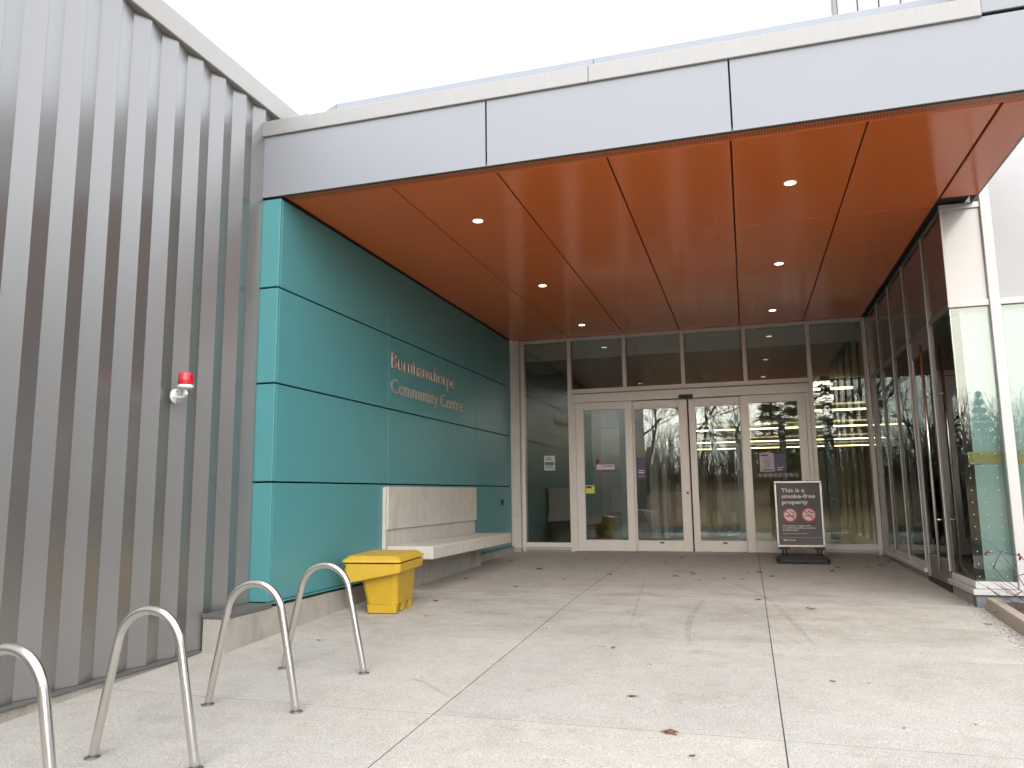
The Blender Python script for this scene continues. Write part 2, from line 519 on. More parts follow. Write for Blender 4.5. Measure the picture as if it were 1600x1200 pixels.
# ------------------------------------------------------------------ strobe on the siding
sb = thing('strobe_light', (-3.41, 3.938, 1.452), 'small red strobe lamp on a white bracket fixed to the grey siding', 'strobe light')
tube('mounting_plate', [(-3.407, 3.938, 1.452), (-3.392, 3.938, 1.452)], .047, 'whitep', sb, 24)
for ax, az in ((.0, .032), (.028, -.012), (-.028, -.012), (.0, -.034)):
    tube('screw', [(-3.392, 3.938+ax, 1.452+az), (-3.389, 3.938+ax, 1.452+az)], .006, 'alu_d', sb, 8)
tube('arm', [(-3.392, 3.938, 1.445), (-3.35, 3.93, 1.442), (-3.315, 3.915, 1.447), (-3.305, 3.91, 1.475), (-3.305, 3.908, 1.495)], .0105, 'whitep', sb, 10)
tube('conduit_fitting', [(-3.318, 3.93, 1.445), (-3.283, 3.895, 1.462)], .009, 'whitep', sb, 10)
tube('lamp_base', [(-3.305, 3.908, 1.492), (-3.305, 3.908, 1.496), (-3.305, 3.908, 1.514)], [.036, .047, .047], 'whitep', sb, 24)
ln = tube('lens', [(-3.305, 3.908, 1.5145), (-3.305, 3.908, 1.545), (-3.305, 3.908, 1.583), (-3.305, 3.908, 1.590)], [.0455, .0445, .043, .038], 'red', sb, 24)
for k in range(5):
    z = 1.522+k*.012
    tube('ridge', [(-3.305, 3.908, z), (-3.305, 3.908, z+.003)], .0462-.0006*k, 'red', ln, 24)

# ------------------------------------------------------------------ teal wall with plinth, lettering
tw = thing('entrance_wall', (-3.3, 7.7, 0), 'teal panelled wall with raised metal lettering beside the doors', 'wall')
rows = [(.087, .919), (.932, 1.639), (1.652, 2.361), (2.374, 3.057)]
cols = [(4.782, 6.6365), (6.6405, 9.1285), (9.1325, 10.66)]
box('backing', -3.42, -3.292, 4.82, 10.66, .0, 3.07, 'dark', tw, 0)
for (za, zb) in rows:
    for i, (ya, yb) in enumerate(cols):
        box('panel', -3.288, -3.26, ya+(.0285 if i == 0 else 0), yb, za, zb, 'teal', tw, .0025)
    box('corner_panel', -3.432, -3.26, 4.782, 4.8095, za, zb, 'teal', tw, .003)
box('head_gap', -3.288, -3.2615, 4.80, 10.66, 3.058, 3.10, 'dark', tw, 0)
box('drip_flashing', -3.288, -3.222, 4.79, 6.55, .077, .083, 'teal', tw, .001)
box('drip_flashing', -3.288, -3.222, 9.02, 10.66, .077, .083, 'teal', tw, .001)
hexa('plinth', [(-3.40, 4.28, -.4), (-3.232, 4.28, -.4), (-3.232, 10.65, -.4), (-3.40, 10.65, -.4),
                (-3.40, 4.28, .050), (-3.232, 4.28, .050), (-3.232, 10.65, .075), (-3.40, 10.65, .075)], 'plinth', tw, .006)
hexa('cap_flashing', [(-3.40, 4.272, .052), (-3.224, 4.272, .052), (-3.224, 4.78, .054), (-3.40, 4.78, .054),
                      (-3.40, 4.272, .078), (-3.226, 4.272, .078), (-3.226, 4.78, .082), (-3.40, 4.78, .082)], 'sidtrim', tw, .002)
hk = box('wall_outlet', -3.26, -3.235, 10.165, 10.225, .668, .748, 'black', tw, .004)

def text_bm(body, offset=0.0):
    cu = bpy.data.curves.new('txt', 'FONT')
    cu.body = body
    cu.size = 1.0
    cu.offset = offset
    cu.resolution_u = 3
    cu.fill_mode = 'FRONT'
    o = bpy.data.objects.new('txt', cu)
    COL.objects.link(o)
    dg = bpy.context.evaluated_depsgraph_get()
    dg.update()
    me = bpy.data.meshes.new_from_object(o.evaluated_get(dg))
    bm = bmesh.new()
    bm.from_mesh(me)
    bpy.data.objects.remove(o); bpy.data.curves.remove(cu); bpy.data.meshes.remove(me)
    return bm
def bbx(bm):
    X = [v.co.x for v in bm.verts]; Y = [v.co.y for v in bm.verts]
    return (min(X), max(X), min(Y), max(Y)) if X else (0, 0, 0, 0)
def letters(line, offset, width, cap, org, ex, ey, en, depth, m, parent, name='letter', each=True):
    """lay out a line of text; org = lower left of the baseline, ex/ey/en = axes"""
    ex, ey, en = Vector(ex), Vector(ey), Vector(en)
    b = text_bm(line, offset); x0, x1, _, _ = bbx(b); b.free()
    b = text_bm('H', offset); _, _, h0, h1 = bbx(b); b.free()
    sx, sy = width/(x1-x0), cap/(h1-h0)
    items = []
    if each:
        for i, ch in enumerate(line):
            if ch == ' ': continue
            c = text_bm(ch, offset); cx = bbx(c)
            pf = text_bm(line[:i+1], offset); px = bbx(pf)[1]; pf.free()
            items.append((c, px-cx[1]-x0))
    else:
        items.append((text_bm(line, offset), -x0))
    outp = []
    for bm, dx in items:
        if not bm.verts: bm.free(); continue
        if depth > .002:
            res = bmesh.ops.extrude_face_region(bm, geom=bm.faces[:])
            top = [e for e in res['geom'] if isinstance(e, bmesh.types.BMVert)]
            for v in top: v.co.z += 1.0
            zs = depth
        else:
            zs = 0
        base = 0.0 if depth > .002 else depth
        for v in bm.verts:
            v.co = Vector(org)+ex*((v.co.x+dx)*sx)+ey*((v.co.y-h0)*sy)+en*(v.co.z*zs+base)
        c = sum((v.co for v in bm.verts), Vector())/len(bm.verts)
        outp.append(bm_obj(bm, name, m, parent, c.copy()))
    return outp
for (line, off, y0, wd, cap, zb) in (('Burnhamthorpe', .010, 6.688, 1.69, .160, 2.054), ('Community Centre', .0, 6.690, 1.945, .143, 1.808)):
    letters(line, off, wd, cap, (-3.2565, y0, zb), (0, 1, 0), (0, 0, 1), (1, 0, 0), .009, 'letter', tw)

# ------------------------------------------------------------------ concrete bench
bn = thing('concrete_bench', (-3.1, 7.8, gz(7.8)), 'long concrete bench with a tall back slab against the teal wall', 'bench')
box('backrest', -3.258, -3.212, 6.565, 9.028, .502, .902, 'conc', bn, .006)
box('backrest_reveal', -3.258, -3.232, 6.572, 9.015, .30, .500, 'conc', bn, .003)
box('end_strip', -3.258, -3.225, 6.535, 6.562, .0, .895, 'conc', bn, .003)
hexa('seat', [(-3.23, 6.565, .236), (-2.80, 6.565, .236), (-2.80, 8.985, .236), (-3.23, 8.985, .236),
              (-3.23, 6.565, .354), (-2.755, 6.60, .354), (-2.755, 8.985, .354), (-3.23, 8.985, .354)][:0] or
     [(-3.231, 6.575, .236), (-2.765, 6.575, .236), (-2.755, 8.985, .236), (-3.231, 8.985, .236),
      (-3.231, 6.575, .354), (-2.765, 6.575, .354), (-2.755, 8.985, .354), (-3.231, 8.985, .354)], 'conc', bn, .012, 2)
hexa('base', [(-3.229, 6.60, -.3), (-3.13, 6.60, -.3), (-3.13, 8.95, -.3), (-3.229, 8.95, -.3),
              (-3.229, 6.60, .234), (-3.13, 6.60, .234), (-3.13, 8.95, .234), (-3.229, 8.95, .234)], 'plinth', bn, .006)

# ------------------------------------------------------------------ grit bin
bx, by = -2.86, 5.86
gb = thing('grit_bin', (bx, by, gz(by)), 'yellow plastic grit bin with lid standing in front of the bench', 'bin')
zg = gz(by)
def loft(name, levels, m, parent, bevel=.008, seg=2, cham=.03):
    """levels: (x0,x1,y0,y1,z or (z at x0, z at x1)); corners chamfered"""
    bm = bmesh.new()
    rings = []
    for (x0, x1, y0, y1, z) in levels:
        za, zb = z if isinstance(z, tuple) else (z, z)
        f = lambda x: za+(zb-za)*(x-x0)/(x1-x0)
        pts = [(x0+cham, y0), (x1-cham, y0), (x1, y0+cham), (x1, y1-cham), (x1-cham, y1), (x0+cham, y1), (x0, y1-cham), (x0, y0+cham)]
        rings.append([bm.verts.new((bx+p[0], by+p[1], zg+f(p[0]))) for p in pts])
    for r1, r2 in zip(rings, rings[1:]):
        for k in range(8): bm.faces.new((r1[k], r1[(k+1) % 8], r2[(k+1) % 8], r2[k]))
    bm.faces.new(rings[0][::-1]); bm.faces.new(rings[-1])
    bmesh.ops.recalc_face_normals(bm, faces=bm.faces)
    if bevel: bmesh.ops.bevel(bm, geom=bm.edges[:], offset=bevel, segments=seg, affect='EDGES', profile=.5)
    return bm_obj(bm, name, m, parent, (bx, by, zg))
# body starts above the fork pockets, on four feet
loft('body', [(-.105, .148, -.205, .205, .062), (-.165, .165, -.235, .235, .34)], 'yellow', gb, .007)
for ya, yb in ((-.203, -.125), (-.045, .045), (.125, .203)):
    loft('foot', [(-.098, .142, ya, yb, 0), (-.106, .147, ya-.001, yb+.001, .066)], 'yellow', gb, .004, 1, .012)
loft('collar', [(-.262, .205, -.30, .30, (.232, .322)), (-.268, .213, -.305, .305, .392)], 'yellow2', gb, .008)
ld = loft('lid', [(-.285, .218, -.318, .318, .402), (-.278, .214, -.312, .312, .420), (-.232, .172, -.268, .268, .452)], 'yellow2', gb, .007)
box('lid_notch', bx+.2115, bx+.2165, by+.02, by+.10, zg+.372, zg+.394, 'yellow', gb, .002)
tube('hinge_pin', [(bx-.245, by-.306, zg+.372), (bx-.245, by-.300, zg+.372)], .007, 'black', gb, 8)
for o in [gb]:
    o.rotation_euler = (rad(.9), 0, rad(5))

# grit spilt round the bin
def scatter(name, n, m, fn, size, label, cat):
    bm = bmesh.new()
    for i in range(n):
        x, y = fn()
        s = size*random.uniform(.5, 1.3)
        z = gz(y)
        q = [Vector((random.uniform(-1, 1), random.uniform(-1, 1), 0)).normalized()*s*random.uniform(.7, 1.1) for _ in range(1)]
        a0 = random.uniform(0, 6.28)
        base = [bm.verts.new((x+math.cos(a0+k*2.09)*s, y+math.sin(a0+k*2.09)*s*random.uniform(.7, 1), z-.001)) for k in range(3)]
        tp = bm.verts.new((x, y, z+s*random.uniform(.7, 1.1)))
        for k in range(3): bm.faces.new((base[k], base[(k+1) % 3], tp))
    o = bm_obj(bm, name, m, None, (0, 5, gz(5)))
    return tag(o, label, cat, None, 'stuff')
def around_bin():
    while True:
        x, y = random.gauss(bx+.02, .22), random.gauss(by-.02, .26)
        if (abs(x-bx-.02) > .13 or abs(y-by) > .21) and x > -3.23: return x, y
scatter('spilt_grit', 1500, 'grit', around_bin, .0032, 'pale grit spilt on the concrete around the yellow bin', 'grit')

# ------------------------------------------------------------------ bike hoops
def hoop(y, label, x0=-2.622, x1=-2.118, h=.612):
    g = gz(y)
    xc = (x0+x1)/2
    t = thing('bike_rack', (xc, y, g), label, 'bike rack', 'stainless hoops standing in a row on the concrete')
    hw = (x1-x0)/2
    R, = (.158,)
    cz = h-.0185-R
    ang = math.atan2(hw-R*1.0, cz)*.92
    pts = [(xc-hw, y, g-.02)]
    pts.append((xc-hw*.985+(hw-R)*.03, y, g+.03))
    for k in range(25):
        th = math.pi-ang-(math.pi-2*ang)*k/24+0
        th = math.pi+(-1)*(0-ang)*0-ang*(-1)*0-((math.pi)*k/24)
        th2 = (math.pi-ang*1.0)-(math.pi-2*ang)*k/24 if False else (math.pi+(-ang)+((-math.pi+2*ang)*k/24))
        pts.append((xc+R*math.cos(th2), y, g+cz+R*math.sin(th2)))
    pts.append((xc+hw*.985-(hw-R)*.03, y, g+.03))
    pts.append((xc+hw, y, g-.02))
    tube('hoop_tube', pts, .0185, 'steel', t, 16)
    for s in (-1, 1):
        tube('foot_plate', [(xc+s*hw, y, g-.004), (xc+s*hw, y, g+.004)], .031, 'sidtrim', t, 20)
    return t
hoop(2.0, 'steel bike hoop nearest the camera, cut off by the left frame edge', -2.585, -2.08)
hoop(2.663, 'steel bike hoop second from the camera, its feet at the bottom edge')
hoop(3.367, 'steel bike hoop third from the camera, standing on the pavement joint')
hoop(4.054, 'steel bike hoop nearest the yellow bin, farthest of the row', -2.645, -2.122)

# ------------------------------------------------------------------ canopy
ca = thing('entrance_canopy', (-.8, 7.8, 3.08), 'projecting canopy with silver fascia and glossy orange soffit over the entrance', 'canopy')
sx = [-3.2565, -2.404, -1.583, -.795, .018, .840, 1.567]
sy = [4.922, 6.632, 9.152, 10.797]
for i in range(6):
    for j in range(3):
        box('soffit_panel', sx[i]+.0055, sx[i+1]-.0055, sy[j]+.0016, sy[j+1]-.0016, 3.080, 3.10, 'orange', ca, .003)
box('soffit_panel', 1.578, 1.838, 4.9236, 6.49, 3.080, 3.10, 'orange', ca, .003)
box('soffit_backing', -3.26, 1.80, 4.80, 10.9, 3.102, 3.14, 'dark', ca, 0)
for xa, xb in ((-3.254, -2.05), (-2.048, -.80), (-.798, .40), (.402, 1.49), (1.492, 1.838)):
    box('vent_strip', xa, xb, 4.8065, 4.9195, 3.081, 3.10, 'vent', ca, .001)
box('drip_edge', -3.43, 1.84, 4.779, 4.806, 3.072, 3.10, 'gap', ca, .001)
for xa, xb in ((-3.424, -1.6195), (-1.6085, .0245), (.0355, 1.845)):
    box('fascia_panel', xa, xb, 4.772, 4.778, 3.074, 3.562, 'silver', ca, .003)
box('fascia_backing', -3.42, 1.835, 4.801, 4.83, 3.105, 3.66, 'dark', ca, 0)
for xa, xb in ((-3.424, -3.238), (-3.2365, -.879), (-.8775, 1.463)):
    box('coping', xa, xb, 4.752, 5.06, 3.560, 3.682, 'coping', ca, .004)
box('upper_fascia_panel', 1.468, 1.845, 4.776, 4.80, 3.588, 4.05, 'silver', ca, .003)
box('upper_fascia_return', 1.4685, 1.845, 4.8005, 5.15, 3.60, 4.045, 'upper', ca, .003)
for xa, xb in ((-3.05, -.92), (-.919, 1.466)):
    box('parapet', xa, xb, 5.2, 5.32, 3.60, 4.0, 'upper', ca, .004)
hexa('parapet_end', [(-3.3, 5.32, 3.6), (-3.052, 5.2, 3.6), (-3.052, 5.32, 3.6), (-3.3, 5.44, 3.6),
                     (-3.3, 5.32, 3.985), (-3.052, 5.2, 4.0), (-3.052, 5.32, 4.0), (-3.3, 5.44, 3.985)], 'upper', ca, .002)
bm = bmesh.new()
bq = [bm.verts.new(c) for c in ((-3.50, 5.3, 4.0), (-3.36, 5.3, 4.0), (-3.36, 5.42, 4.0), (-3.50, 5.42, 4.0))]
ap = bm.verts.new((-3.43, 5.36, 4.075))
bm.faces.new(bq[::-1])
for k in range(4): bm.faces.new((bq[k], bq[(k+1) % 4], ap))
bm_obj(bm, 'coping_peak', 'upper', ca, (-3.43, 5.36, 4.0))
box('roof_deck', -3.42, 1.83, 4.84, 10.95, 3.15, 3.55, 'wallw', ca, 0)
box('side_fascia', 1.832, 1.846, 4.802, 6.68, 3.078, 3.56, 'silver', ca, .002)
for lx in (-2.03, .425):
    for ly in (5.775, 7.9, 10.0):
        d = tube('downlight', [(lx, ly, 3.0805), (lx, ly, 3.0765)], [.050, .047], 'alu_w', ca, 24, False)
        tube('lens', [(lx, ly, 3.0762), (lx, ly, 3.0745)], [.041, .041], 'lens', d, 24, False)

# ------------------------------------------------------------------ glazed entrance wall at the back
gw = thing('glazed_wall', (-.8, 10.85, 0), 'aluminium framed glass wall around the sliding doors under the orange soffit', 'glazed wall')
YF, YB = 10.8, 10.92
box('pilaster', -3.30, -3.143, 10.72, 10.95, -.05, 3.078, 'block', gw, .006)
for k in range(1, 7):
    box('block_course', -3.262, -3.1405, 10.717, 10.80, .06+.42*(k-1), .06+.42*k-.008, 'block', gw, .004)
box('pilaster_foot', -3.262, -3.13, 10.70, 10.80, -.03, .055, 'plinth', gw, .01)
mh = .027
box('top_rail', -3.14, 1.604, YF, YB, 3.032, 3.079, 'alu', gw, .003)
def mull(xc, z0, z1, wd=mh, yo=0.0, m='alu'):
    return box('mullion', xc-wd, xc+wd, YF-yo, YB, z0, z1, m, gw, .003)
mull(-3.113, .0, 3.0315); mull(1.577, .0, 3.0315)
mull(-2.403, .0, 3.0315, mh, .002); mull(.882, .0, 3.0315, mh, .002)
for xc in (-1.595, -.773, .059): mull(xc, 2.3105, 3.0315)
box('transom_rail', -2.3755, .8545, YF, YB, 2.250, 2.310, 'alu', gw, .003)
for xa, xb in ((-3.0855, -2.4305), (.9095, 1.5495)):
    box('sill_rail', xa, xb, YF+.002, YB, .058, .125, 'alu', gw, .003)
    box('sill', xa-.01, xb+.01, YF-.03, YB-.02, .024, .0565, 'alu_w', gw, .003)
    box('base_kerb', xa, xb, YF+.005, YB, -.05, .0225, 'plinth', gw, .003)
    box('pane', xa-.005, xb+.005, 10.850, 10.858, .12, 3.037, 'glass', gw, 0)
    box('black_transom', xa, xb, 10.875, 10.915, 2.245, 2.285, 'black', gw, .002)
tr = [-2.376, -1.622, -1.568, -.800, -.746, .032, .086, .855]
for i in range(4):
    box('pane', tr[2*i]-.005, tr[2*i+1]+.005, 10.850, 10.858, 2.305, 3.037, 'glass', gw, 0)

# sliding door set
ds = thing('sliding_doors', (-.76, 10.8, 0), 'four leaf aluminium sliding glass doors with wide header', 'doors')
box('header', -2.374, .853, 10.785, 10.92, 2.110, 2.246, 'alu', ds, .004)
box('header_lip', -2.374, .853, 10.775, 10.786, 2.232, 2.243, 'alu_d', ds, .001)
box('jamb', -2.374, -2.325, 10.79, 10.92, .0, 2.109, 'alu', ds, .003)
box('jamb', .80, .853, 10.79, 10.92, .0, 2.109, 'alu', ds, .003)
sen = box('motion_sensor', -.845, -.655, 10.745, 10.784, 2.105, 2.155, 'black', ds, .006)
box('threshold', -2.37, .85, 10.77, 10.92, -.02, .0095, 'alu_d', ds, .002)
def leaf(x0, x1, y, sl, sr, rt_, rb, label=None, zt=2.108, name='door_leaf'):
    lf = box(name, x0, x0+sl, y, y+.045, .011, zt, 'alu', ds, .003)          # left stile carries the leaf
    if label: lf['label'] = label
    box('stile', x1-sr, x1, y, y+.045, .011, zt, 'alu', lf, .003)
    box('top_rail', x0+sl, x1-sr, y+.002, y+.043, rt_, zt-.001, 'alu', lf, .003)
    box('bottom_rail', x0+sl, x1-sr, y+.002, y+.043, .0115, rb, 'alu', lf, .003)
    box('pane', x0+sl-.004, x1-sr+.004, y+.020, y+.027, rb-.004, rt_+.004, 'glass', lf, 0)
    return lf
l1 = leaf(-2.323, -1.508, 10.80, .115, .104, 2.0, .166, 'fixed left side leaf')
l4 = leaf(-.030, .798, 10.80, .108, .102, 2.0, .166, 'fixed right side leaf')
l2 = leaf(-1.56, -.746, 10.86, .075, .120, 1.99, .158, 'left sliding leaf', 2.105)
l3 = leaf(-.724, .03, 10.86, .088, .075, 1.99, .158, 'right sliding leaf', 2.105)
box('door_seal', -.7455, -.7245, 10.875, 10.895, .012, 2.105, 'black', ds, 0)
tube('lock_cylinder', [(-.785, 10.861, .805), (-.785, 10.853, .805)], .017, 'alu_d', l2, 16)
for lx, lf in ((-1.16, l2), (-.32, l3)):
    box('flush_bolt', lx-.028, lx+.028, 10.857, 10.862, .118, .138, 'black', lf, .002)

# ------------------------------------------------------------------ notices and decals on the glass
def sheet(name, x0, x1, z0, z1, y, m, label, cat, group=None, parent=None):
    o = box(name, x0, x1, y-.003, y, z0, z1, m, parent, 0)
    if label: tag(o, label, cat, group)
    return o
YG = 10.8195   # just in front of the fixed leaves' glass
n1 = sheet('notice', .180, .362, 1.072, 1.318, YG, 'lilac', 'white printed notice with purple bands on the rightmost door leaf', 'notice')
box('print_band', .197, .290, YG-.0045, YG-.0032, 1.277, 1.300, 'purple', n1, 0)
box('print_band', .205, .350, YG-.0045, YG-.0032, 1.086, 1.102, 'purple', n1, 0)
random.seed(3)
for k in range(9):
    z = 1.252-k*.0155
    wd = random.uniform(.03, .062)
    box('print_line', .272-wd, .272+wd, YG-.0042, YG-.0032, z, z+.005, 'redprint' if k % 2 else 'ink', n1, 0)
n2 = sheet('notice', -2.811, -2.650, 1.15, 1.362, 10.846, 'lilac', 'small white and green sign on the far left glass pane', 'notice')
box('print_band', -2.80, -2.662, 10.8415, 10.8428, 1.225, 1.272, 'green', n2, 0)
for k, z in enumerate((1.325, 1.30, 1.205, 1.18)):
    box('print_line', -2.785, -2.70+.01*k, 10.8415, 10.8428, z, z+.009, 'ink', n2, 0)
n3 = sheet('notice', -2.041, -1.771, 1.115, 1.225, YG, 'purple', 'purple volunteer strip with a red bird shape on the leftmost door leaf', 'notice')
box('print_band', -2.036, -1.776, YG-.0045, YG-.0032, 1.142, 1.218, 'lilac', n3, 0)
tube('print_mark', [(-2.0, YG-.0046, 1.235), (-2.0, YG-.0032, 1.235)], .020, 'redprint', n3, 10, False)
letters('volunteer', .01, .16, .026, (-1.96, YG-.0048, 1.185), (1, 0, 0), (0, 0, 1), (0, -1, 0), 0.0, 'purple', n3, 'print_line', False)
n4 = sheet('notice', -2.200, -2.074, .812, .928, YG, 'cyel', 'small yellow warning sticker low on the leftmost door leaf', 'sticker')
box('print_band', -2.19, -2.084, YG-.0045, YG-.0032, .885, .915, 'ink', n4, 0)
tube('print_mark', [(-2.10, YG-.0052, .892), (-2.10, YG-.0046, .892)], .016, 'white', n4, 10, False)
n5 = sheet('notice', -1.478, -1.352, 1.015, 1.302, 10.879, 'purple', 'dark purple poster on the left sliding leaf', 'poster')
for k, z in enumerate((1.115, 1.085)):
    box('print_line', -1.45, -1.37, 10.8745, 10.8758, z, z+.013, 'white', n5, 0)
box('print_line', -1.46, -1.375, 10.8745, 10.8758, 1.04, 1.043, 'white', n5, 0)
n6 = sheet('notice', .365, .50, 1.078, 1.302, YG, 'purple', 'dark purple poster half hidden beside the white notice', 'poster')
for k, z in enumerate((1.115, 1.085)):
    box('print_line', .40, .478-.02*k, YG-.0045, YG-.0032, z, z+.015, 'lilac', n6, 0)
icons = ['first', 'second', 'third', 'fourth', 'fifth', 'sixth', 'seventh', 'eighth']
def ring(bm, x, z, y, r1, r2, n=24):
    a_ = [bm.verts.new((x+r1*math.cos(2*math.pi*k/n), y, z+r1*math.sin(2*math.pi*k/n))) for k in range(n)]
    b_ = [bm.verts.new((x+r2*math.cos(2*math.pi*k/n), y, z+r2*math.sin(2*math.pi*k/n))) for k in range(n)]
    for k in range(n): bm.faces.new((a_[k], a_[(k+1) % n], b_[(k+1) % n], b_[k]))
def bar2(bm, x0, z0, x1, z1, y, w_):
    d = Vector((x1-x0, 0, z1-z0)).normalized()
    s = Vector((-d.z, 0, d.x))*w_*.5
    A, B = Vector((x0, y, z0)), Vector((x1, y, z1))
    bm.faces.new([bm.verts.new(q) for q in (A-s, B-s, B+s, A+s)])
for k in range(8):
    x = .174+k*(.632-.174)/7
    bm = bmesh.new()
    ring(bm, x, 1.022, YG-.002, .026, .0215)
    if k != 4: bar2(bm, x-.016, 1.022+.016, x+.016, 1.022-.016, YG-.002, .005)
    random.seed(k)
    for q in range(3):
        a_ = random.uniform(-.011, .011); b_ = random.uniform(-.011, .011)
        bar2(bm, x+a_, 1.022+b_, x+b_, 1.022-a_+.003, YG-.0021, .006)
    o = bm_obj(bm, 'rule_decal', 'white', None, (x, YG, 1.022))
    tag(o, 'white round rule decal on the right door leaf, %s from the left' % icons[k], 'decal', 'row of round white decals on the right door leaf')

# ------------------------------------------------------------------ lobby corner on the right
lb = thing('lobby_glazing', (1.7, 8.7, 0), 'glazed lobby corner with pull bar door on the right', 'glazed wall')
XF, XB = 1.610, 1.72
box('corner_post', 1.6105, 1.66, 10.74, 10.80, .0, 3.05, 'alu', lb, .003)
ym = [7.405, 8.315, 9.125, 9.905]
for y in ym:
    wd = .014
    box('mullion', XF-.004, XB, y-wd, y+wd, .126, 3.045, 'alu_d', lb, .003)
    box('mullion_cap', XF-.012, XF-.0045, y-.009, y+.009, .126, 3.045, 'alu', lb, .002)
box('top_rail', XF, XB, 6.70, 10.739, 3.046, 3.079, 'alu_d', lb, .002)
edges = [6.70]+ym+[10.74]
for i in range(5):
    a0, a1 = edges[i]+(.0225 if i else .03), edges[i+1]-(.0225 if i < 4 else 0)
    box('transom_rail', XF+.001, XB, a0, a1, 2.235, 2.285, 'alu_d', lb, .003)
    box('spandrel_pane', XF+.006, XF+.016, a0-.01, a1+.01, 2.28, 3.05, 'spandrel', lb, 0)
    if i != 1:
        box('pane', XF+.008, XF+.016, a0-.01, a1+.01, .115, 2.24, 'glass_l', lb, 0)
        box('sill_rail', XF+.001, XB, a0, a1, .070, .124, 'alu', lb, .003)
        box('sill', XF-.03, XB-.01, a0-(.05 if i == 0 else .02), a1+.02, .028, .068, 'alu_w' if i == 0 else 'alu', lb, .003)
        hexa('base_kerb', [(XF, a0-.02, -.3), (XB, a0-.02, -.3), (XB, a1+.02, -.3), (XF, a1+.02, -.3),
                           (XF, a0-.02, .0265), (XB, a0-.02, .0265), (XB, a1+.02, .0265), (XF, a1+.02, .0265)], 'plinth', lb, .003)
# pull-bar door between the first two mullions
dr = box('door', XF-.004, XF+.05, 8.20, 8.292, .004, 2.232, 'alu_w', lb, .003)
dr['label'] = 'glass pull bar door in the lobby side wall'
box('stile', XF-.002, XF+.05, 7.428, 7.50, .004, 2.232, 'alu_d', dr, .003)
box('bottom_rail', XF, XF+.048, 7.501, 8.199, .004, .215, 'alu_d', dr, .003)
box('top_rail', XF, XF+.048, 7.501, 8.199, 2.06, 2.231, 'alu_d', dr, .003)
box('pane', XF+.006, XF+.014, 7.49, 8.21, .21, 2.065, 'glass_l', dr, 0)
tube('pull_bar', [(1.54, 7.40+.06, .125), (1.54, 7.40+.06, 2.085)], .013, 'steel', dr, 12)
for z in (.555, 1.65):
    tube('standoff', [(1.54, 7.46, z), (1.607, 7.46, z)], .008, 'steel', dr, 8)
box('threshold', XF-.005, XB, 7.43, 8.29, -.06, .002, 'black', lb, 0)
# front face toward the planter
box('corner_cap', 1.602, 1.888, 6.668, 6.70, 3.040, 3.088, 'alu_w', lb, .003)
box('corner_rail', 1.602, 1.888, 6.668, 6.70, 2.237, 2.287, 'alu_w', lb, .003)
box('mullion', 1.889, 1.965, 6.655, 6.78, .068, 3.40, 'alu_w', lb, .004)
box('spandrel_pane', 1.612, 1.888, 6.688, 6.70, 2.288, 3.039, 'spand_w', lb, 0)
box('corner_bead', 1.606, 1.622, 6.682, 6.692, 2.288, 3.039, 'alu_w', lb, 0)
box('pane', 1.612, 1.888, 6.690, 6.698, .115, 2.24, 'glass_l', lb, 0)
box('sill_rail', 1.606, 1.888, 6.672, 6.70, .070, .122, 'alu_w', lb, .003)
box('sill', 1.578, 4.6, 6.628, 6.70, .028, .068, 'alu_w', lb, .003)
hexa('foundation', [(1.6, 6.655, -.5), (4.6, 6.655, -.5), (4.6, 6.76, -.5), (1.6, 6.76, -.5),
                    (1.6, 6.655, .0265), (4.6, 6.655, .0265), (4.6, 6.76, .0265), (1.6, 6.76, .0265)], 'slate', lb, .003)
xm = [1.965, 2.9, 3.8, 4.6]
for i in range(3):
    if i: box('mullion', xm[i]-.038, xm[i]+.038, 6.655, 6.78, .068, 3.40, 'alu_w', lb, .004)
    a0, a1 = xm[i]+(.0385 if i else 0), xm[i+1]-.0385
    box('pane', a0-.01, a1+.01, 6.692, 6.70, .115, 2.24, 'glass_l', lb, 0)
    box('sill_rail', a0, a1, 6.672, 6.72, .070, .122, 'alu_w', lb, .003)
    box('transom_rail', a0, a1, 6.668, 6.72, 2.237, 2.287, 'alu_w', lb, .003)
    box('wall_panel', a0-.01, a1+.01, 6.690, 6.72, 2.288, 4.6, 'wallw', lb, .003)
box('pale_backing', 1.70, 4.55, 6.765, 6.775, .10, 2.30, 'mint_back', lb, 0)  # added pale sheet standing in for the light behind the glass
bnd = []
for k in range(7):
    box('yellow_band', 1.66, 4.5, 6.752, 6.756, 1.005+k*.014, 1.015+k*.014, 'cyel2', lb, 0)
def dots(x_of, y_of, n, z0, z1, origin):
    bm = bmesh.new()
    k = 0
    z = z0
    while z < z1:
        for i in range(n):
            c = Vector((x_of(i), y_of(i), z))
            bmesh.ops.create_icosphere(bm, subdivisions=1, radius=.0042, matrix=Matrix.Translation(c))
        z += .092
    o = bm_obj(bm, 'bird_dots', 'white', lb, origin)
    o['kind'] = 'stuff'
dots(lambda i: 1.645+.092*i, lambda i: 6.690, 3, .16, 2.2, (1.75, 6.69, 1))
dots(lambda i: 2.01+.092*i, lambda i: 6.692, 9, .16, 2.2, (2.3, 6.69, 1))
# dark interior return post behind the corner glass
box('inner_column', 1.80, 1.84, 6.93, 6.99, .0, 2.24, 'purple', lb, .004)

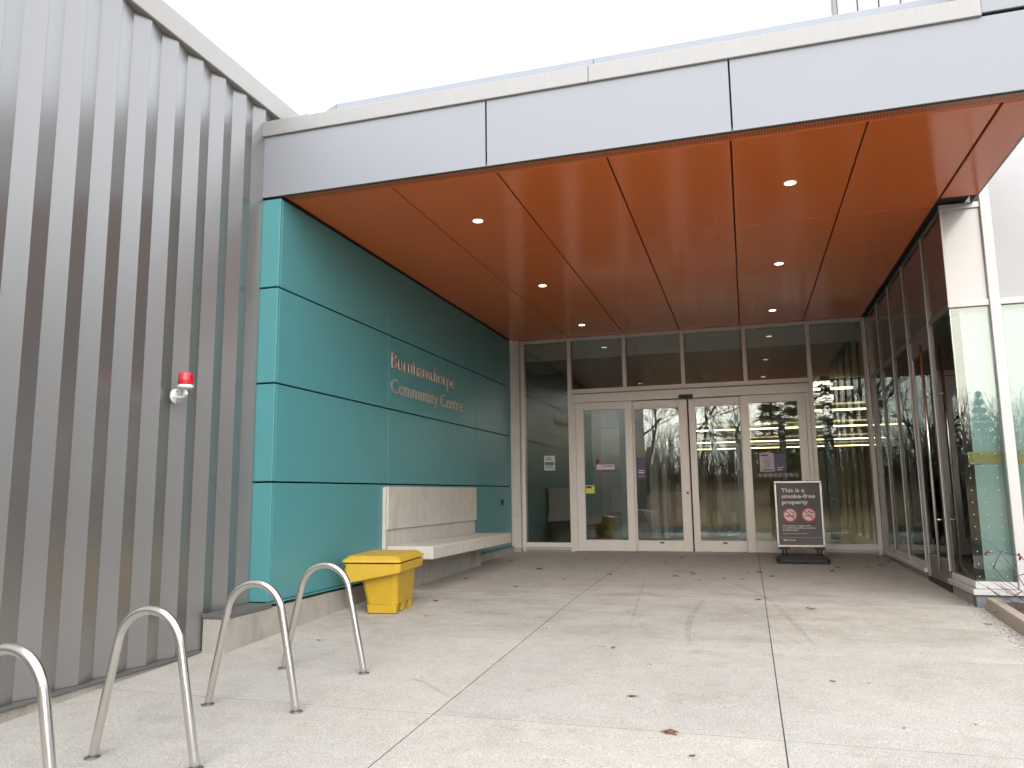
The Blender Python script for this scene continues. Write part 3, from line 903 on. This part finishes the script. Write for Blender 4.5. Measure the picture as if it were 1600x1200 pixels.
lp = thing('display_board', (2.02, 8.6, .006), 'grey display panel with a dark ring inside the lobby corner', 'board')
box('panel', 2.0, 2.04, 7.5, 9.6, .3, 1.78, 'iwall', lp, .006)
for y in (7.6, 9.5): box('leg', 2.0, 2.04, y-.03, y+.03, .006, .299, 'iframe', lp, .003)
bm = bmesh.new()
for k in range(40):
    a1, a2 = 2*math.pi*k/40, 2*math.pi*(k+1)/40
    bm.faces.new([bm.verts.new((1.9975, 8.85+r_*math.cos(t_)*.75, 1.24+r_*math.sin(t_))) for r_, t_ in ((.40, a1), (.40, a2), (.355, a2), (.355, a1))])
bm_obj(bm, 'ring', 'ink', lp, (1.9975, 8.85, 1.24))

# upper storey seen over the canopy
us = thing('upper_storey', (3, 8.6, 3.6), 'white ribbed upper storey rising behind the canopy at top right', 'building')
for k in range(26):
    x = 1.16+k*.2
    box('rib_panel', x, x+.19, 8.0, 8.1, 3.7, 7.6, 'wallw', us, .008)
box('corner_trim', 1.115, 1.155, 7.98, 8.12, 3.7, 7.6, 'sidtrim', us, .004)
box('wall_core', 1.16, 6.4, 8.11, 8.3, 3.7, 7.5, 'wallw', us, 0)

# ------------------------------------------------------------------ planter kerb, gravel, shrub
def kx(y): return 1.622-(6.757-y)*.0265
kb = thing('planter_kerb', (1.63, 5, gz(5)), 'bevelled concrete kerb running from the lobby corner along the planter', 'kerb')
seg_y = [6.64, 5.6, 4.4, 3.2, 1.995]
for i in range(4):
    ya, yb = seg_y[i+1]+.003, seg_y[i]-.003
    ta = .0 if i else -.0
    hexa('kerb_stone', [(kx(ya), ya, gz(ya)-.1), (kx(ya)+.13, ya, gz(ya)-.1), (kx(yb)+.13, yb, gz(yb)-.1), (kx(yb), yb, gz(yb)-.1),
                        (kx(ya)+.030, ya, gz(ya)+.088), (kx(ya)+.10, ya, gz(ya)+.088), (kx(yb)+.10, yb-(.06 if i == 0 else 0), gz(yb)+.088), (kx(yb)+.030, yb-(.06 if i == 0 else 0), gz(yb)+.088)], 'kerb', kb, .007, 2)
bm = bmesh.new()
nx, ny = 26, 40
grid = []
for j in range(ny+1):
    rowv = []
    for i in range(nx+1):
        x = 1.70+i*.15; y_ = 2.0+j*(6.66-2.0)/ny
        rowv.append(bm.verts.new((x, y_, gz(y_)+.035+random.uniform(-.012, .018))))
    grid.append(rowv)
for j in range(ny):
    for i in range(nx):
        bm.faces.new((grid[j][i], grid[j][i+1], grid[j+1][i+1], grid[j+1][i]))
sl = bm_obj(bm, 'planter_soil', 'mulch', None, (2.5, 4, gz(4)), True)
sl['kind'] = 'structure'
def along_kerb():
    y_ = random.uniform(2.2, 6.85)
    k = abs(random.gauss(0, 1))
    return (kx(y_) if y_ < 6.7 else 1.60)-.004-k*(.055 if y_ < 6.6 else .02), y_
scatter('kerb_gravel', 2600, 'gravel', along_kerb, .0062, 'loose gravel swept along the foot of the planter kerb', 'gravel')

def twigs(bm, p, d, length, r, depth, spread=.6, sides=5):
    n = 4
    pts, rr = [Vector(p)], [r]
    dd = Vector(d).normalized()
    for k in range(n):
        dd = (dd+Vector((random.gauss(0, .16), random.gauss(0, .16), random.gauss(.02, .12)))).normalized()
        pts.append(pts[-1]+dd*length/n)
        rr.append(r*(1-.5*(k+1)/n))
    tube_bm(bm, pts, rr, sides, False)
    if depth > 0:
        for k in range(random.choice((2, 3, 3))):
            i = random.randint(1, n)
            nd = (dd+Vector((random.gauss(0, spread), random.gauss(0, spread), random.gauss(.1, spread)))).normalized()
            twigs(bm, pts[i], nd, length*random.uniform(.5, .75), rr[i]*.7, depth-1, spread, max(3, sides-1))
sh = thing('bare_shrub', (2.0, 6.35, gz(6.35)), 'leafless red-brown shrub twigs in the planter by the lobby corner', 'shrub')
random.seed(21)
for k, (dx, dy, dz, ln_) in enumerate(((-.75, -.15, .40, .42), (-.55, -.1, .75, .42), (-.9, .02, .22, .40), (-.2, -.3, .9, .45), (.4, -.2, .7, .45), (-.6, -.35, .28, .46))):
    bm = bmesh.new()
    twigs(bm, (2.0+random.uniform(-.05, .05), 6.35+random.uniform(-.05, .05), gz(6.35)+.03), (dx, dy, dz), ln_, .0042, 2, .5)
    bm_obj(bm, 'twig', 'twig', sh, (2.0, 6.35, gz(6.35)), True)
g_ = gz(6.35)
for pts in ([(2.06, 6.36, g_), (1.97, 6.34, .14), (1.87, 6.31, .28), (1.808, 6.30, .345), (1.70, 6.30, .375), (1.605, 6.30, .362)],
            [(2.06, 6.36, g_), (1.93, 6.33, .04), (1.80, 6.30, .10), (1.69, 6.30, .19), (1.625, 6.29, .29)],
            [(1.80, 6.30, .10), (1.72, 6.29, .05), (1.64, 6.29, .075), (1.585, 6.28, .13)],
            [(1.70, 6.30, .375), (1.66, 6.29, .31), (1.632, 6.28, .25)],
            [(1.87, 6.31, .28), (1.83, 6.30, .22), (1.76, 6.29, .20)]):
    tube('twig', pts, [.0038*(1-.12*k) for k in range(len(pts))], 'twig', sh, 6)
for (x, y_, z) in ((1.806, 6.3, .35), (1.815, 6.29, .335), (1.81, 6.31, .325), (1.60, 6.3, .355), (1.615, 6.3, .37)):
    bm = bmesh.new()
    bmesh.ops.create_icosphere(bm, subdivisions=1, radius=.012)
    for v_ in bm.verts: v_.co = Vector((x, y_, z))+v_.co*random.uniform(.5, 1.3)
    bm_obj(bm, 'dried_bud', 'berry', sh, (x, y_, z))

# ------------------------------------------------------------------ smoke-free sign
SX, SY = .573, 9.74
sg = thing('smoke_free_sign', (SX, SY, gz(SY)), 'charcoal smoke-free property sign in a silver snap frame on a black base', 'sign')
x0, x1, z0, z1 = .306, .840, .158, .932
fwid = .028
for nm, q in (('frame_rail', (x0, x1, z1-fwid, z1)), ('frame_rail', (x0, x1, z0, z0+fwid)), ('frame_stile', (x0, x0+fwid, z0+fwid, z1-fwid)), ('frame_stile', (x1-fwid, x1, z0+fwid, z1-fwid))):
    box(nm, q[0], q[1], SY-.012, SY+.012, q[2], q[3], 'chrome', sg, .006, 2)
pz = box('poster', x0+fwid-.004, x1-fwid+.004, SY-.004, SY+.004, z0+fwid-.004, z1-fwid+.004, 'poster', sg, 0)
yp = SY-.0052
def zx(px, pz_):       # sign drawing coordinates (enlarged photo) -> x, z
    return x0+(px-130-(pz_-150)*.068)*(x1-x0)/530, z1-(pz_-150)*(z1-z0)/737
def sline(body, off, pxa, pxb, base, cap, m='white'):
    xa, zb = zx(pxa, base); xb, _ = zx(pxb, base)
    letters(body, off, xb-xa, cap*(z1-z0)/737, (xa, yp, zb), (1, 0, 0), (0, 0, 1), (0, -1, 0), 0.0, m, pz, 'lettering', False)
sline('This is a', .012, 218, 474, 277, 44)
sline('smoke-free', .012, 222, 594, 344, 46)
sline('property', .012, 228, 512, 410, 46)
sline('No smoking or vaping inside', .01, 238, 545, 657, 15)
sline('or outside the building, anywhere', .01, 240, 596, 681, 15)
sline('on City property.', .01, 241, 415, 705, 15)
sline('By-law enforcement and information', .0, 243, 520, 741, 9)
sline('M', .03, 249, 284, 822, 24)
sline('MISSISSAUGA', .01, 292, 381, 817, 13)
bm = bmesh.new()
xa, za = zx(222, 781); xb, _ = zx(668, 787)
bar2(bm, xa, za, xb, za, yp, .0012)
bm_obj(bm, 'rule_line', 'white', pz, (xa, yp, za))
for k, (pcx, pcz) in enumerate(((318, 532), (523, 530))):
    cx, cz = zx(pcx, pcz)
    R = .079
    bm = bmesh.new(); bmesh.ops.create_circle(bm, cap_ends=True, radius=R*.93, segments=40)
    for v_ in bm.verts: v_.co = Vector((cx+v_.co.x, yp, cz+v_.co.y))
    rd = bm_obj(bm, 'roundel', 'roundel', pz, (cx, yp, cz))
    bm = bmesh.new()
    yy = yp-.0012
    bar2(bm, cx-.052, cz-.012, cx+.05, cz-.012, yy, .013 if k == 0 else .008)
    if k == 0:
        bar2(bm, cx+.028, cz+.012, cx+.045, cz+.004, yy, .006)
        for q in range(7):
            t = q/6
            bar2(bm, cx-.006+.05*t, cz+.045-.02*t+.008*math.sin(q*2.1), cx+.004+.05*t, cz+.042-.02*t-.008*math.cos(q*2.1), yy, .0065)
    else:
        for q in range(6):
            t = q/5
            bar2(bm, cx-.006+.05*t, cz+.052-.022*t, cx-.002+.05*t, cz+.03-.018*t, yy, .006)
            bar2(bm, cx-.002+.05*t, cz+.03-.018*t, cx+.008+.05*t, cz+.046-.022*t, yy, .005)
    bm_obj(bm, 'roundel_symbol', 'ink', rd and pz, (cx, yy, cz))
    bm = bmesh.new()
    ring(bm, cx, cz, yp-.0022, R, R*.83, 40)
    bar2(bm, cx-R*.62, cz+R*.62, cx+R*.62, cz-R*.62, yp-.0022, .0145)
    bm_obj(bm, 'prohibition_ring', 'redprint', pz, (cx, yp, cz))
for px in (.382, .768):
    box('bracket', px-.062, px+.062, SY-.02, SY+.02, .132, .1565, 'black', sg, .006)
    for s in (-.02, .02):
        tube('spring', [(px+s, SY, .060), (px+s, SY, .134)], .0115, 'black', sg, 10)
zb = gz(SY)
loft_levels = [(.290, .865, SY-.20, SY+.20, zb+.012), (.284, .870, SY-.205, SY+.205, zb+.045), (.330, .825, SY-.14, SY+.14, zb+.082)]
bm = bmesh.new(); rings = []
for (a0, a1, b0, b1, z) in loft_levels:
    c = .05
    pts = [(a0+c, b0), (a1-c, b0), (a1, b0+c), (a1, b1-c), (a1-c, b1), (a0+c, b1), (a0, b1-c), (a0, b0+c)]
    rings.append([bm.verts.new((p[0], p[1], z)) for p in pts])
for r1, r2 in zip(rings, rings[1:]):
    for k in range(8): bm.faces.new((r1[k], r1[(k+1) % 8], r2[(k+1) % 8], r2[k]))
bm.faces.new(rings[0][::-1]); bm.faces.new(rings[-1])
bmesh.ops.recalc_face_normals(bm, faces=bm.faces)
bmesh.ops.bevel(bm, geom=bm.edges[:], offset=.008, segments=2, affect='EDGES', profile=.5)
bm_obj(bm, 'base', 'rubber', sg, (SX, SY, zb))
for px in (.33, .50, .66, .82):
    for s in (-.16, .16):
        box('rubber_foot', px-.04, px+.04, SY+s-.035, SY+s+.035, zb-.001, zb+.016, 'rubber', sg, .004)

# ------------------------------------------------------------------ fallen leaves
leaf_pts = [(-0.37, 3.46), (-0.6, 3.94), (-2.61, 6.28), (-2.83, 7.64), (-2.31, 8.59), (-1.69, 8.68), (-1.22, 8.33), (-1.45, 8.24), (-1.4, 5.38), (-0.85, 4.9),
            (-0.58, 8.37), (0.07, 8.64), (0.04, 6.74), (0.41, 6.38), (-0.04, 8.62), (-0.27, 8.05), (-0.09, 8.03), (1.5, 6.02), (0.77, 5.26), (0.92, 5.1), (0.37, 4.41),
            (0.58, 3.74), (0.88, 3.86), (-0.26, 3.23), (-0.58, 4.56), (-2.82, 4.73), (-2.16, 7.17), (0.81, 8.86), (1.38, 9.5), (1.52, 9.87), (1.5, 9.2), (1.48, 10.4), (1.3, 10.1),
            (-2.0, 9.7), (-1.84, 7.8), (-0.98, 9.45), (-0.84, 10.08), (-2.43, 5.63), (1.42, 9.0), (1.2, 9.3), (-.6, 8.5), (-.5, 7.9), (-.75, 8.2), (.2, 8.3), (.9, 9.2), (-2.9, 9.4), (-2.75, 10.2)]
def leaf_mesh(lobes, seed):
    random.seed(seed)
    bm = bmesh.new()
    c = bm.verts.new((0, 0, .006*U))
    rim = []
    n = lobes*2
    for k in range(n):
        a_ = 2*math.pi*k/n
        r = (.030 if k % 2 == 0 else .014)*random.uniform(.8, 1.2)
        if lobes == 1: r = .02
        rim.append(bm.verts.new((math.cos(a_)*r*1.25*U, math.sin(a_)*r*.85*U, random.uniform(.0, .014)*U)))
    for k in range(n): bm.faces.new((c, rim[k], rim[(k+1) % n]))
    st = [bm.verts.new((-.02*U, .0, .002*U)), bm.verts.new((-.055*U, .008*U, .003*U)), bm.verts.new((-.055*U, .0105*U, .003*U)), bm.verts.new((-.02*U, .003*U, .002*U))]
    bm.faces.new(st)
    me = bpy.data.meshes.new('fallen_leaf')
    bm.to_mesh(me); bm.free()
    return me
LM = []
for k in range(4):
    for mm_ in ('leaf', 'leaf2'):
        me = leaf_mesh((5, 4, 5, 6)[k], 50+k)
        me.materials.append(MAT[mm_])
        LM.append(me)
random.seed(11)
special = {0: 'large brown oak leaf lying alone in the foreground', 1: 'small reddish leaf lying right of the diagonal pavement joint',
           17: 'orange leaf lying by the gravel next to the planter kerb', 2: 'dark curled leaf lying just right of the yellow bin',
           25: 'dark scrap of leaf below the farthest bike hoop'}
for i, (x, y_) in enumerate(leaf_pts):
    br = i in (0, 1, 17, 22, 21)
    me = LM[(i % 4)*2+(1 if br else 0)]
    o = bpy.data.objects.new('fallen_leaf', me)
    link(o, None, (x, y_, gz(y_)+.001))
    s = {0: 1.15, 17: 1.1, 1: .9, 2: 1.3}.get(i, random.uniform(.45, .95) if y_ < 6 else random.uniform(.8, 1.35))
    if y_ < 6 and i not in special: s *= .6
    o.scale = (s, s*random.uniform(.6, 1), s*random.uniform(.6, 1.2))
    o.rotation_euler = (0, 0, random.uniform(0, 6.28))
    if i in special: lbl, grp = special[i], 'dry leaves scattered on the walk'
    elif x > 1.1 and y_ > 8: lbl, grp = 'small dry leaf caught near the foot of the right glass wall', 'leaves by the right glass wall'
    elif y_ > 7.5: lbl, grp = 'small dry leaf on the shaded walk close to the doors', 'leaves on the walk before the doors'
    elif y_ > 6.0: lbl, grp = 'small dry leaf on the walk about level with the grit bin', 'leaves midway along the walk'
    else: lbl, grp = 'tiny leaf scrap on the open foreground concrete', 'leaf scraps on the foreground concrete'
    tag(o, lbl, 'leaf', grp)

# ------------------------------------------------------------------ lobby interior behind the glass
def struct(o):
    o['kind'] = 'structure'
    return o
struct(box('lobby_floor', -3.35, 9.2, 10.925, 44, -.08, .006, 'ifloor', None, 0))
struct(box('lobby_floor', 1.725, 9.2, 6.79, 10.92, -.08, .006, 'ifloor', None, 0))
struct(box('lobby_ceiling', -3.35, 9.2, 10.925, 44, 3.08, 3.2, 'iceil', None, 0))
struct(box('lobby_ceiling', 1.725, 9.2, 6.79, 10.92, 3.08, 3.2, 'iceil', None, 0))
struct(box('lobby_wall', -3.45, -3.30, 10.96, 44, -.05, 3.2, 'iwall_dim', None, 0))
struct(box('lobby_wall', 9.2, 9.35, 6.7, 44, -.05, 3.2, 'iwall', None, 0))
struct(box('lobby_wall', -3.45, 9.35, 44, 44.2, -.05, 3.2, 'iwall', None, 0))
struct(box('lobby_wall', 4.6, 9.35, 6.60, 6.78, -.3, 4.6, 'wallw', None, 0))
struct(box('lobby_ceiling', -3.29, 1.55, 10.93, 12.2, 2.78, 3.07, 'iceil', None, 0))
iv = thing('inner_vestibule_screen', (-.7, 14, 0), 'grey framed inner glass screen seen through the entrance doors', 'glazed wall')
for xa, xb in ((-2.19, -1.96), (-1.67, -1.52), (-1.445, -1.36), (-.155, -.005), (.57, .68), (1.3, 1.45), (-3.0, -2.9)):
    box('mullion', xa, xb, 13.95, 14.08, .0, 2.75, 'iframe', iv, .004)
box('header', -3.29, 1.9, 13.94, 14.09, 2.30, 2.42, 'iframe', iv, .004)
for xa, xb in ((-2.9, -2.19), (-1.36, -.155), (.68, 1.3)):
    box('pane', xa, xb, 14.0, 14.01, .05, 2.3, 'glass', iv, 0)
for k, (y_, xa, xb) in enumerate(((17.04, 1.3, 2.2), (21.7, 1.5, 3.2), (27.3, -1.9, 5.5), (34.3, -2.3, 6.5), (39.6, -2.6, 7.5))):
    o = box('linear_light', xa, xb, y_-.035, y_+.035, 2.89, 2.93, 'strip', None, .005)
    tag(o, 'glowing linear ceiling lamp inside the lobby, %s from the doors' % ('nearest', 'second', 'third', 'fourth', 'farthest')[k], 'lamp', 'linear lamps across the lobby ceiling')
    box('hanger_rod', (xa+xb)/2-.01, (xa+xb)/2+.01, y_-.01, y_+.01, 2.93, 3.08, 'black', o, 0)
lc = tube('leaning_column', [(-.70, 15, 3.05), (-.40, 15, 0.0)], [.045, .062], 'whitep', None, 16)
tag(lc, 'white leaning column inside seen through the right sliding leaf', 'column')
for k, (x, y_, lbl) in enumerate(((-1.46, 15.2, 'turquoise topped table inside seen through the left sliding leaf'), (-.36, 16.0, 'turquoise topped table inside behind the leaning white column'))):
    t = thing('lobby_table', (x, y_, 0), lbl, 'table', 'turquoise tables in the lobby')
    box('tabletop', x-.3, x+.3, y_-.3, y_+.3, .775, .81, 'blue', t, .006)
    box('leg', x-.05, x+.05, y_-.05, y_+.05, .02, .774, 'iframe', t, .004)
    box('foot', x-.22, x+.22, y_-.22, y_+.22, .007, .02, 'iframe', t, .003)
ob = thing('lobby_partition', (.2, 19, 0), 'low olive partition board standing inside the lobby', 'partition')
box('board', -.9, -.2, 19, 19.08, .35, 1.5, 'olive', ob, .006)
for x in (-.85, -.25): box('post', x-.03, x+.03, 18.98, 19.1, .006, 1.55, 'iframe', ob, .004)
jb = box('dark_counter', 2.6, 3.4, 8.3, 10.2, .007, .9, 'iwall', None, .01)
tag(jb, 'plain grey counter inside the lobby behind the side glass', 'counter')

# ------------------------------------------------------------------ trees across the lot (mirrored in the glass, or added at right to dim the siding)
def grow(bm, p, d, length, r, depth):
    n = 3
    pts, rr = [Vector(p)], [r]
    dd = Vector(d).normalized()
    for k in range(n):
        dd = (dd+Vector((random.gauss(0, .13), random.gauss(0, .13), random.gauss(.05, .08)))).normalized()
        pts.append(pts[-1]+dd*length/n); rr.append(r*(1-.35*(k+1)/n))
    tube_bm(bm, pts, rr, 6 if depth > 3 else 3, False)
    if depth > 0:
        for k in range(3 if depth > 1 else 4):
            i = random.randint(1, n)
            nd = (dd+Vector((random.gauss(0, .55), random.gauss(0, .55), random.gauss(.12, .35)))).normalized()
            grow(bm, pts[i], nd, length*random.uniform(.55, .8), rr[i]*.62, depth-1)
def bare_tree(seed, h):
    random.seed(seed)
    t = bpy.data.objects.new('bare_tree', None)
    link(t, None, (0, 0, -.62))
    bm = bmesh.new()
    top = Vector((random.uniform(-.2, .2), random.uniform(-.2, .2), -.62+h*.42))
    tube_bm(bm, [(0, 0, -.7), (.03, 0, -.62+h*.1), tuple(top*.5+Vector((0, 0, -.31))), tuple(top)], [.26, .18, .15, .11], 8)
    bm_obj(bm, 'trunk', 'bark', t, (0, 0, -.62), True)
    bm = bmesh.new()
    for k in range(6):
        z = random.uniform(.35, 1)
        a_ = random.uniform(0, 6.28)
        grow(bm, (top.x*z, top.y*z, -.62+h*.42*z), (math.cos(a_)*.8, math.sin(a_)*.8, random.uniform(.5, 1.4)), h*.26, .075, 4)
    bm_obj(bm, 'crown', 'bark', t, (0, 0, -.62))
    return t
def copy_tree(t):
    c = t.copy(); COL.objects.link(c)
    WP[c.name] = Vector((0, 0, 0))
    for ch in t.children:
        d = ch.copy(); COL.objects.link(d); d.parent = c
    return c
protos = [bare_tree(s, h) for s, h in ((1, 9.5), (2, 8.0), (3, 11.0))]
spots = [(-9, -17), (-5.5, -22), (-2.5, -19), (.5, -24), (2.2, -18), (5.5, -30), (-13, -20), (12.5, -34), (18, -30), (-17, -24), (15, -6), (17, -1), (14.5, 2.5), (18, 6), (-1, -28), (-7, -29), (16, 10), (14, 15), (20, 2), (21, 9), (13, 5.5), (15.5, 8), (17.5, 11.5), (16.5, 4.5), (19, -4), (13.5, -2), (12.5, 8.5), (15, 1), (22, 6), (19.5, 13), (23, 11), (14, 11.5)]  # right-hand trees are unseen additions that darken the siding's reflections
words_ = ['tall leafless tree mirrored in the glass doors, across the lot']
random.seed(5)
for i, (x, y_) in enumerate(spots):
    t = protos[i] if i < 3 else copy_tree(protos[i % 3])
    t.location = Vector((x, y_, -.62))*U
    t.rotation_euler.z = random.uniform(0, 6.28)
    s = random.uniform(.85, 1.2)
    t.scale = (s, s, s)
    tag(t, 'leafless tree out of view, mirrored in the glass or added to darken the siding', 'tree', 'leafless trees mirrored in the glass')
def conifer(seed, h):
    random.seed(seed)
    t = bpy.data.objects.new('conifer_tree', None)
    link(t, None, (0, 0, -.62))
    bm = bmesh.new()
    tube_bm(bm, [(0, 0, -.7), (0, 0, -.62+h)], [.17, .02], 7)
    bm_obj(bm, 'trunk', 'bark', t, (0, 0, -.62), True)
    bm = bmesh.new()
    for k in range(3600):
        z = random.uniform(.1, 1)
        rr_ = (1-z)*h*.24*random.uniform(.25, 1.08)+.05
        a_ = random.uniform(0, 6.28)
        # boughs in whorls
        z2 = round(z*15)/15+random.gauss(0, .012)-rr_*.018
        c = Vector((math.cos(a_)*rr_, math.sin(a_)*rr_, -.62+max(.05, z2)*h))
        s = random.uniform(.10, .24)
        d1 = Vector((math.cos(a_), math.sin(a_), random.uniform(-.5, .1)))*s
        d2 = Vector((-math.sin(a_), math.cos(a_), random.uniform(-.4, .4)))*s*.5
        bm.faces.new([bm.verts.new(q) for q in (c-d1-d2*.4, c-d2+d1*.2, c+d1, c+d2+d1*.2)])
    bm_obj(bm, 'crown', 'needle', t, (0, 0, -.62))
    return t
cp = [conifer(31, 10), conifer(32, 8)]
for i, (x, y_, s) in enumerate(((4.0, -15, 1.0), (2.6, -17.5, 1.0), (10, -38, .9), (1.6, -27, 1.1), (-11, -25, 1.2), (14, -40, .9), (19, 4.5, 1.1), (22, -2, 1.2))):
    t = cp[i] if i < 2 else copy_tree(cp[i % 2])
    t.location = Vector((x, y_, -.62))*U
    t.rotation_euler.z = i*1.3
    t.scale = (s, s, s)
    tag(t, 'dark conifer across the lot seen only as a reflection in the glass', 'tree', 'conifers mirrored in the glass')
# leaf-covered bank and leafless brush behind the lot
bm = bmesh.new()
random.seed(9)
rowsv = []
for j in range(9):
    rv = []
    for i in range(41):
        x = -50+i*2.5
        y_ = -11-j*3.2
        z = -.60+min(2.6, j*.38)+random.uniform(-.06, .06)*(j > 0)
        rv.append(bm.verts.new((x, y_, z if j else -.66)))
    rowsv.append(rv)
for j in range(8):
    for i in range(40):
        bm.faces.new((rowsv[j][i], rowsv[j][i+1], rowsv[j+1][i+1], rowsv[j+1][i]))
bk = bm_obj(bm, 'leaf_bank', 'litter', None, (0, -24, -.6), True)
bk['kind'] = 'structure'
bm = bmesh.new()
for k in range(16000):
    back = k < 13500
    if back:
        x, y_ = random.uniform(-45, 45), random.uniform(-38, -23)
        z = -.62+min(2.6, max(0, (-11-y_)/3.2*.38))
    else:
        x, y_, z = random.uniform(26, 36), random.uniform(-24, 30), -.62
    hgt = random.uniform(.8, 4.4)
    lean = Vector((random.gauss(0, .22), random.gauss(0, .22), 1)).normalized()
    p = Vector((x, y_, z))
    wd = random.uniform(.012, .035)
    a_ = random.uniform(0, 3.14)
    side = Vector((math.cos(a_), math.sin(a_), 0))
    for q in range(3):
        lean = (lean+Vector((random.gauss(0, .22), random.gauss(0, .22), .1))).normalized()
        e = p+lean*hgt/3
        w2 = wd*.65
        bm.faces.new([bm.verts.new(c) for c in (p-side*wd, p+side*wd, e+side*w2, e-side*w2)])
        if q:
            for f_ in range(2):
                b_ = (lean+Vector((random.gauss(0, .7), random.gauss(0, .7), random.uniform(-.1, .5)))).normalized()*hgt*.28
                bm.faces.new([bm.verts.new(c) for c in (p-side*w2*.6, p+side*w2*.6, p+b_)])
        p, wd = e, w2
br = bm_obj(bm, 'leafless_brush', 'brush', None, (0, -30, 0))
tag(br, 'brown leafless brush along the far edge of the lot', 'brush', None, 'stuff')
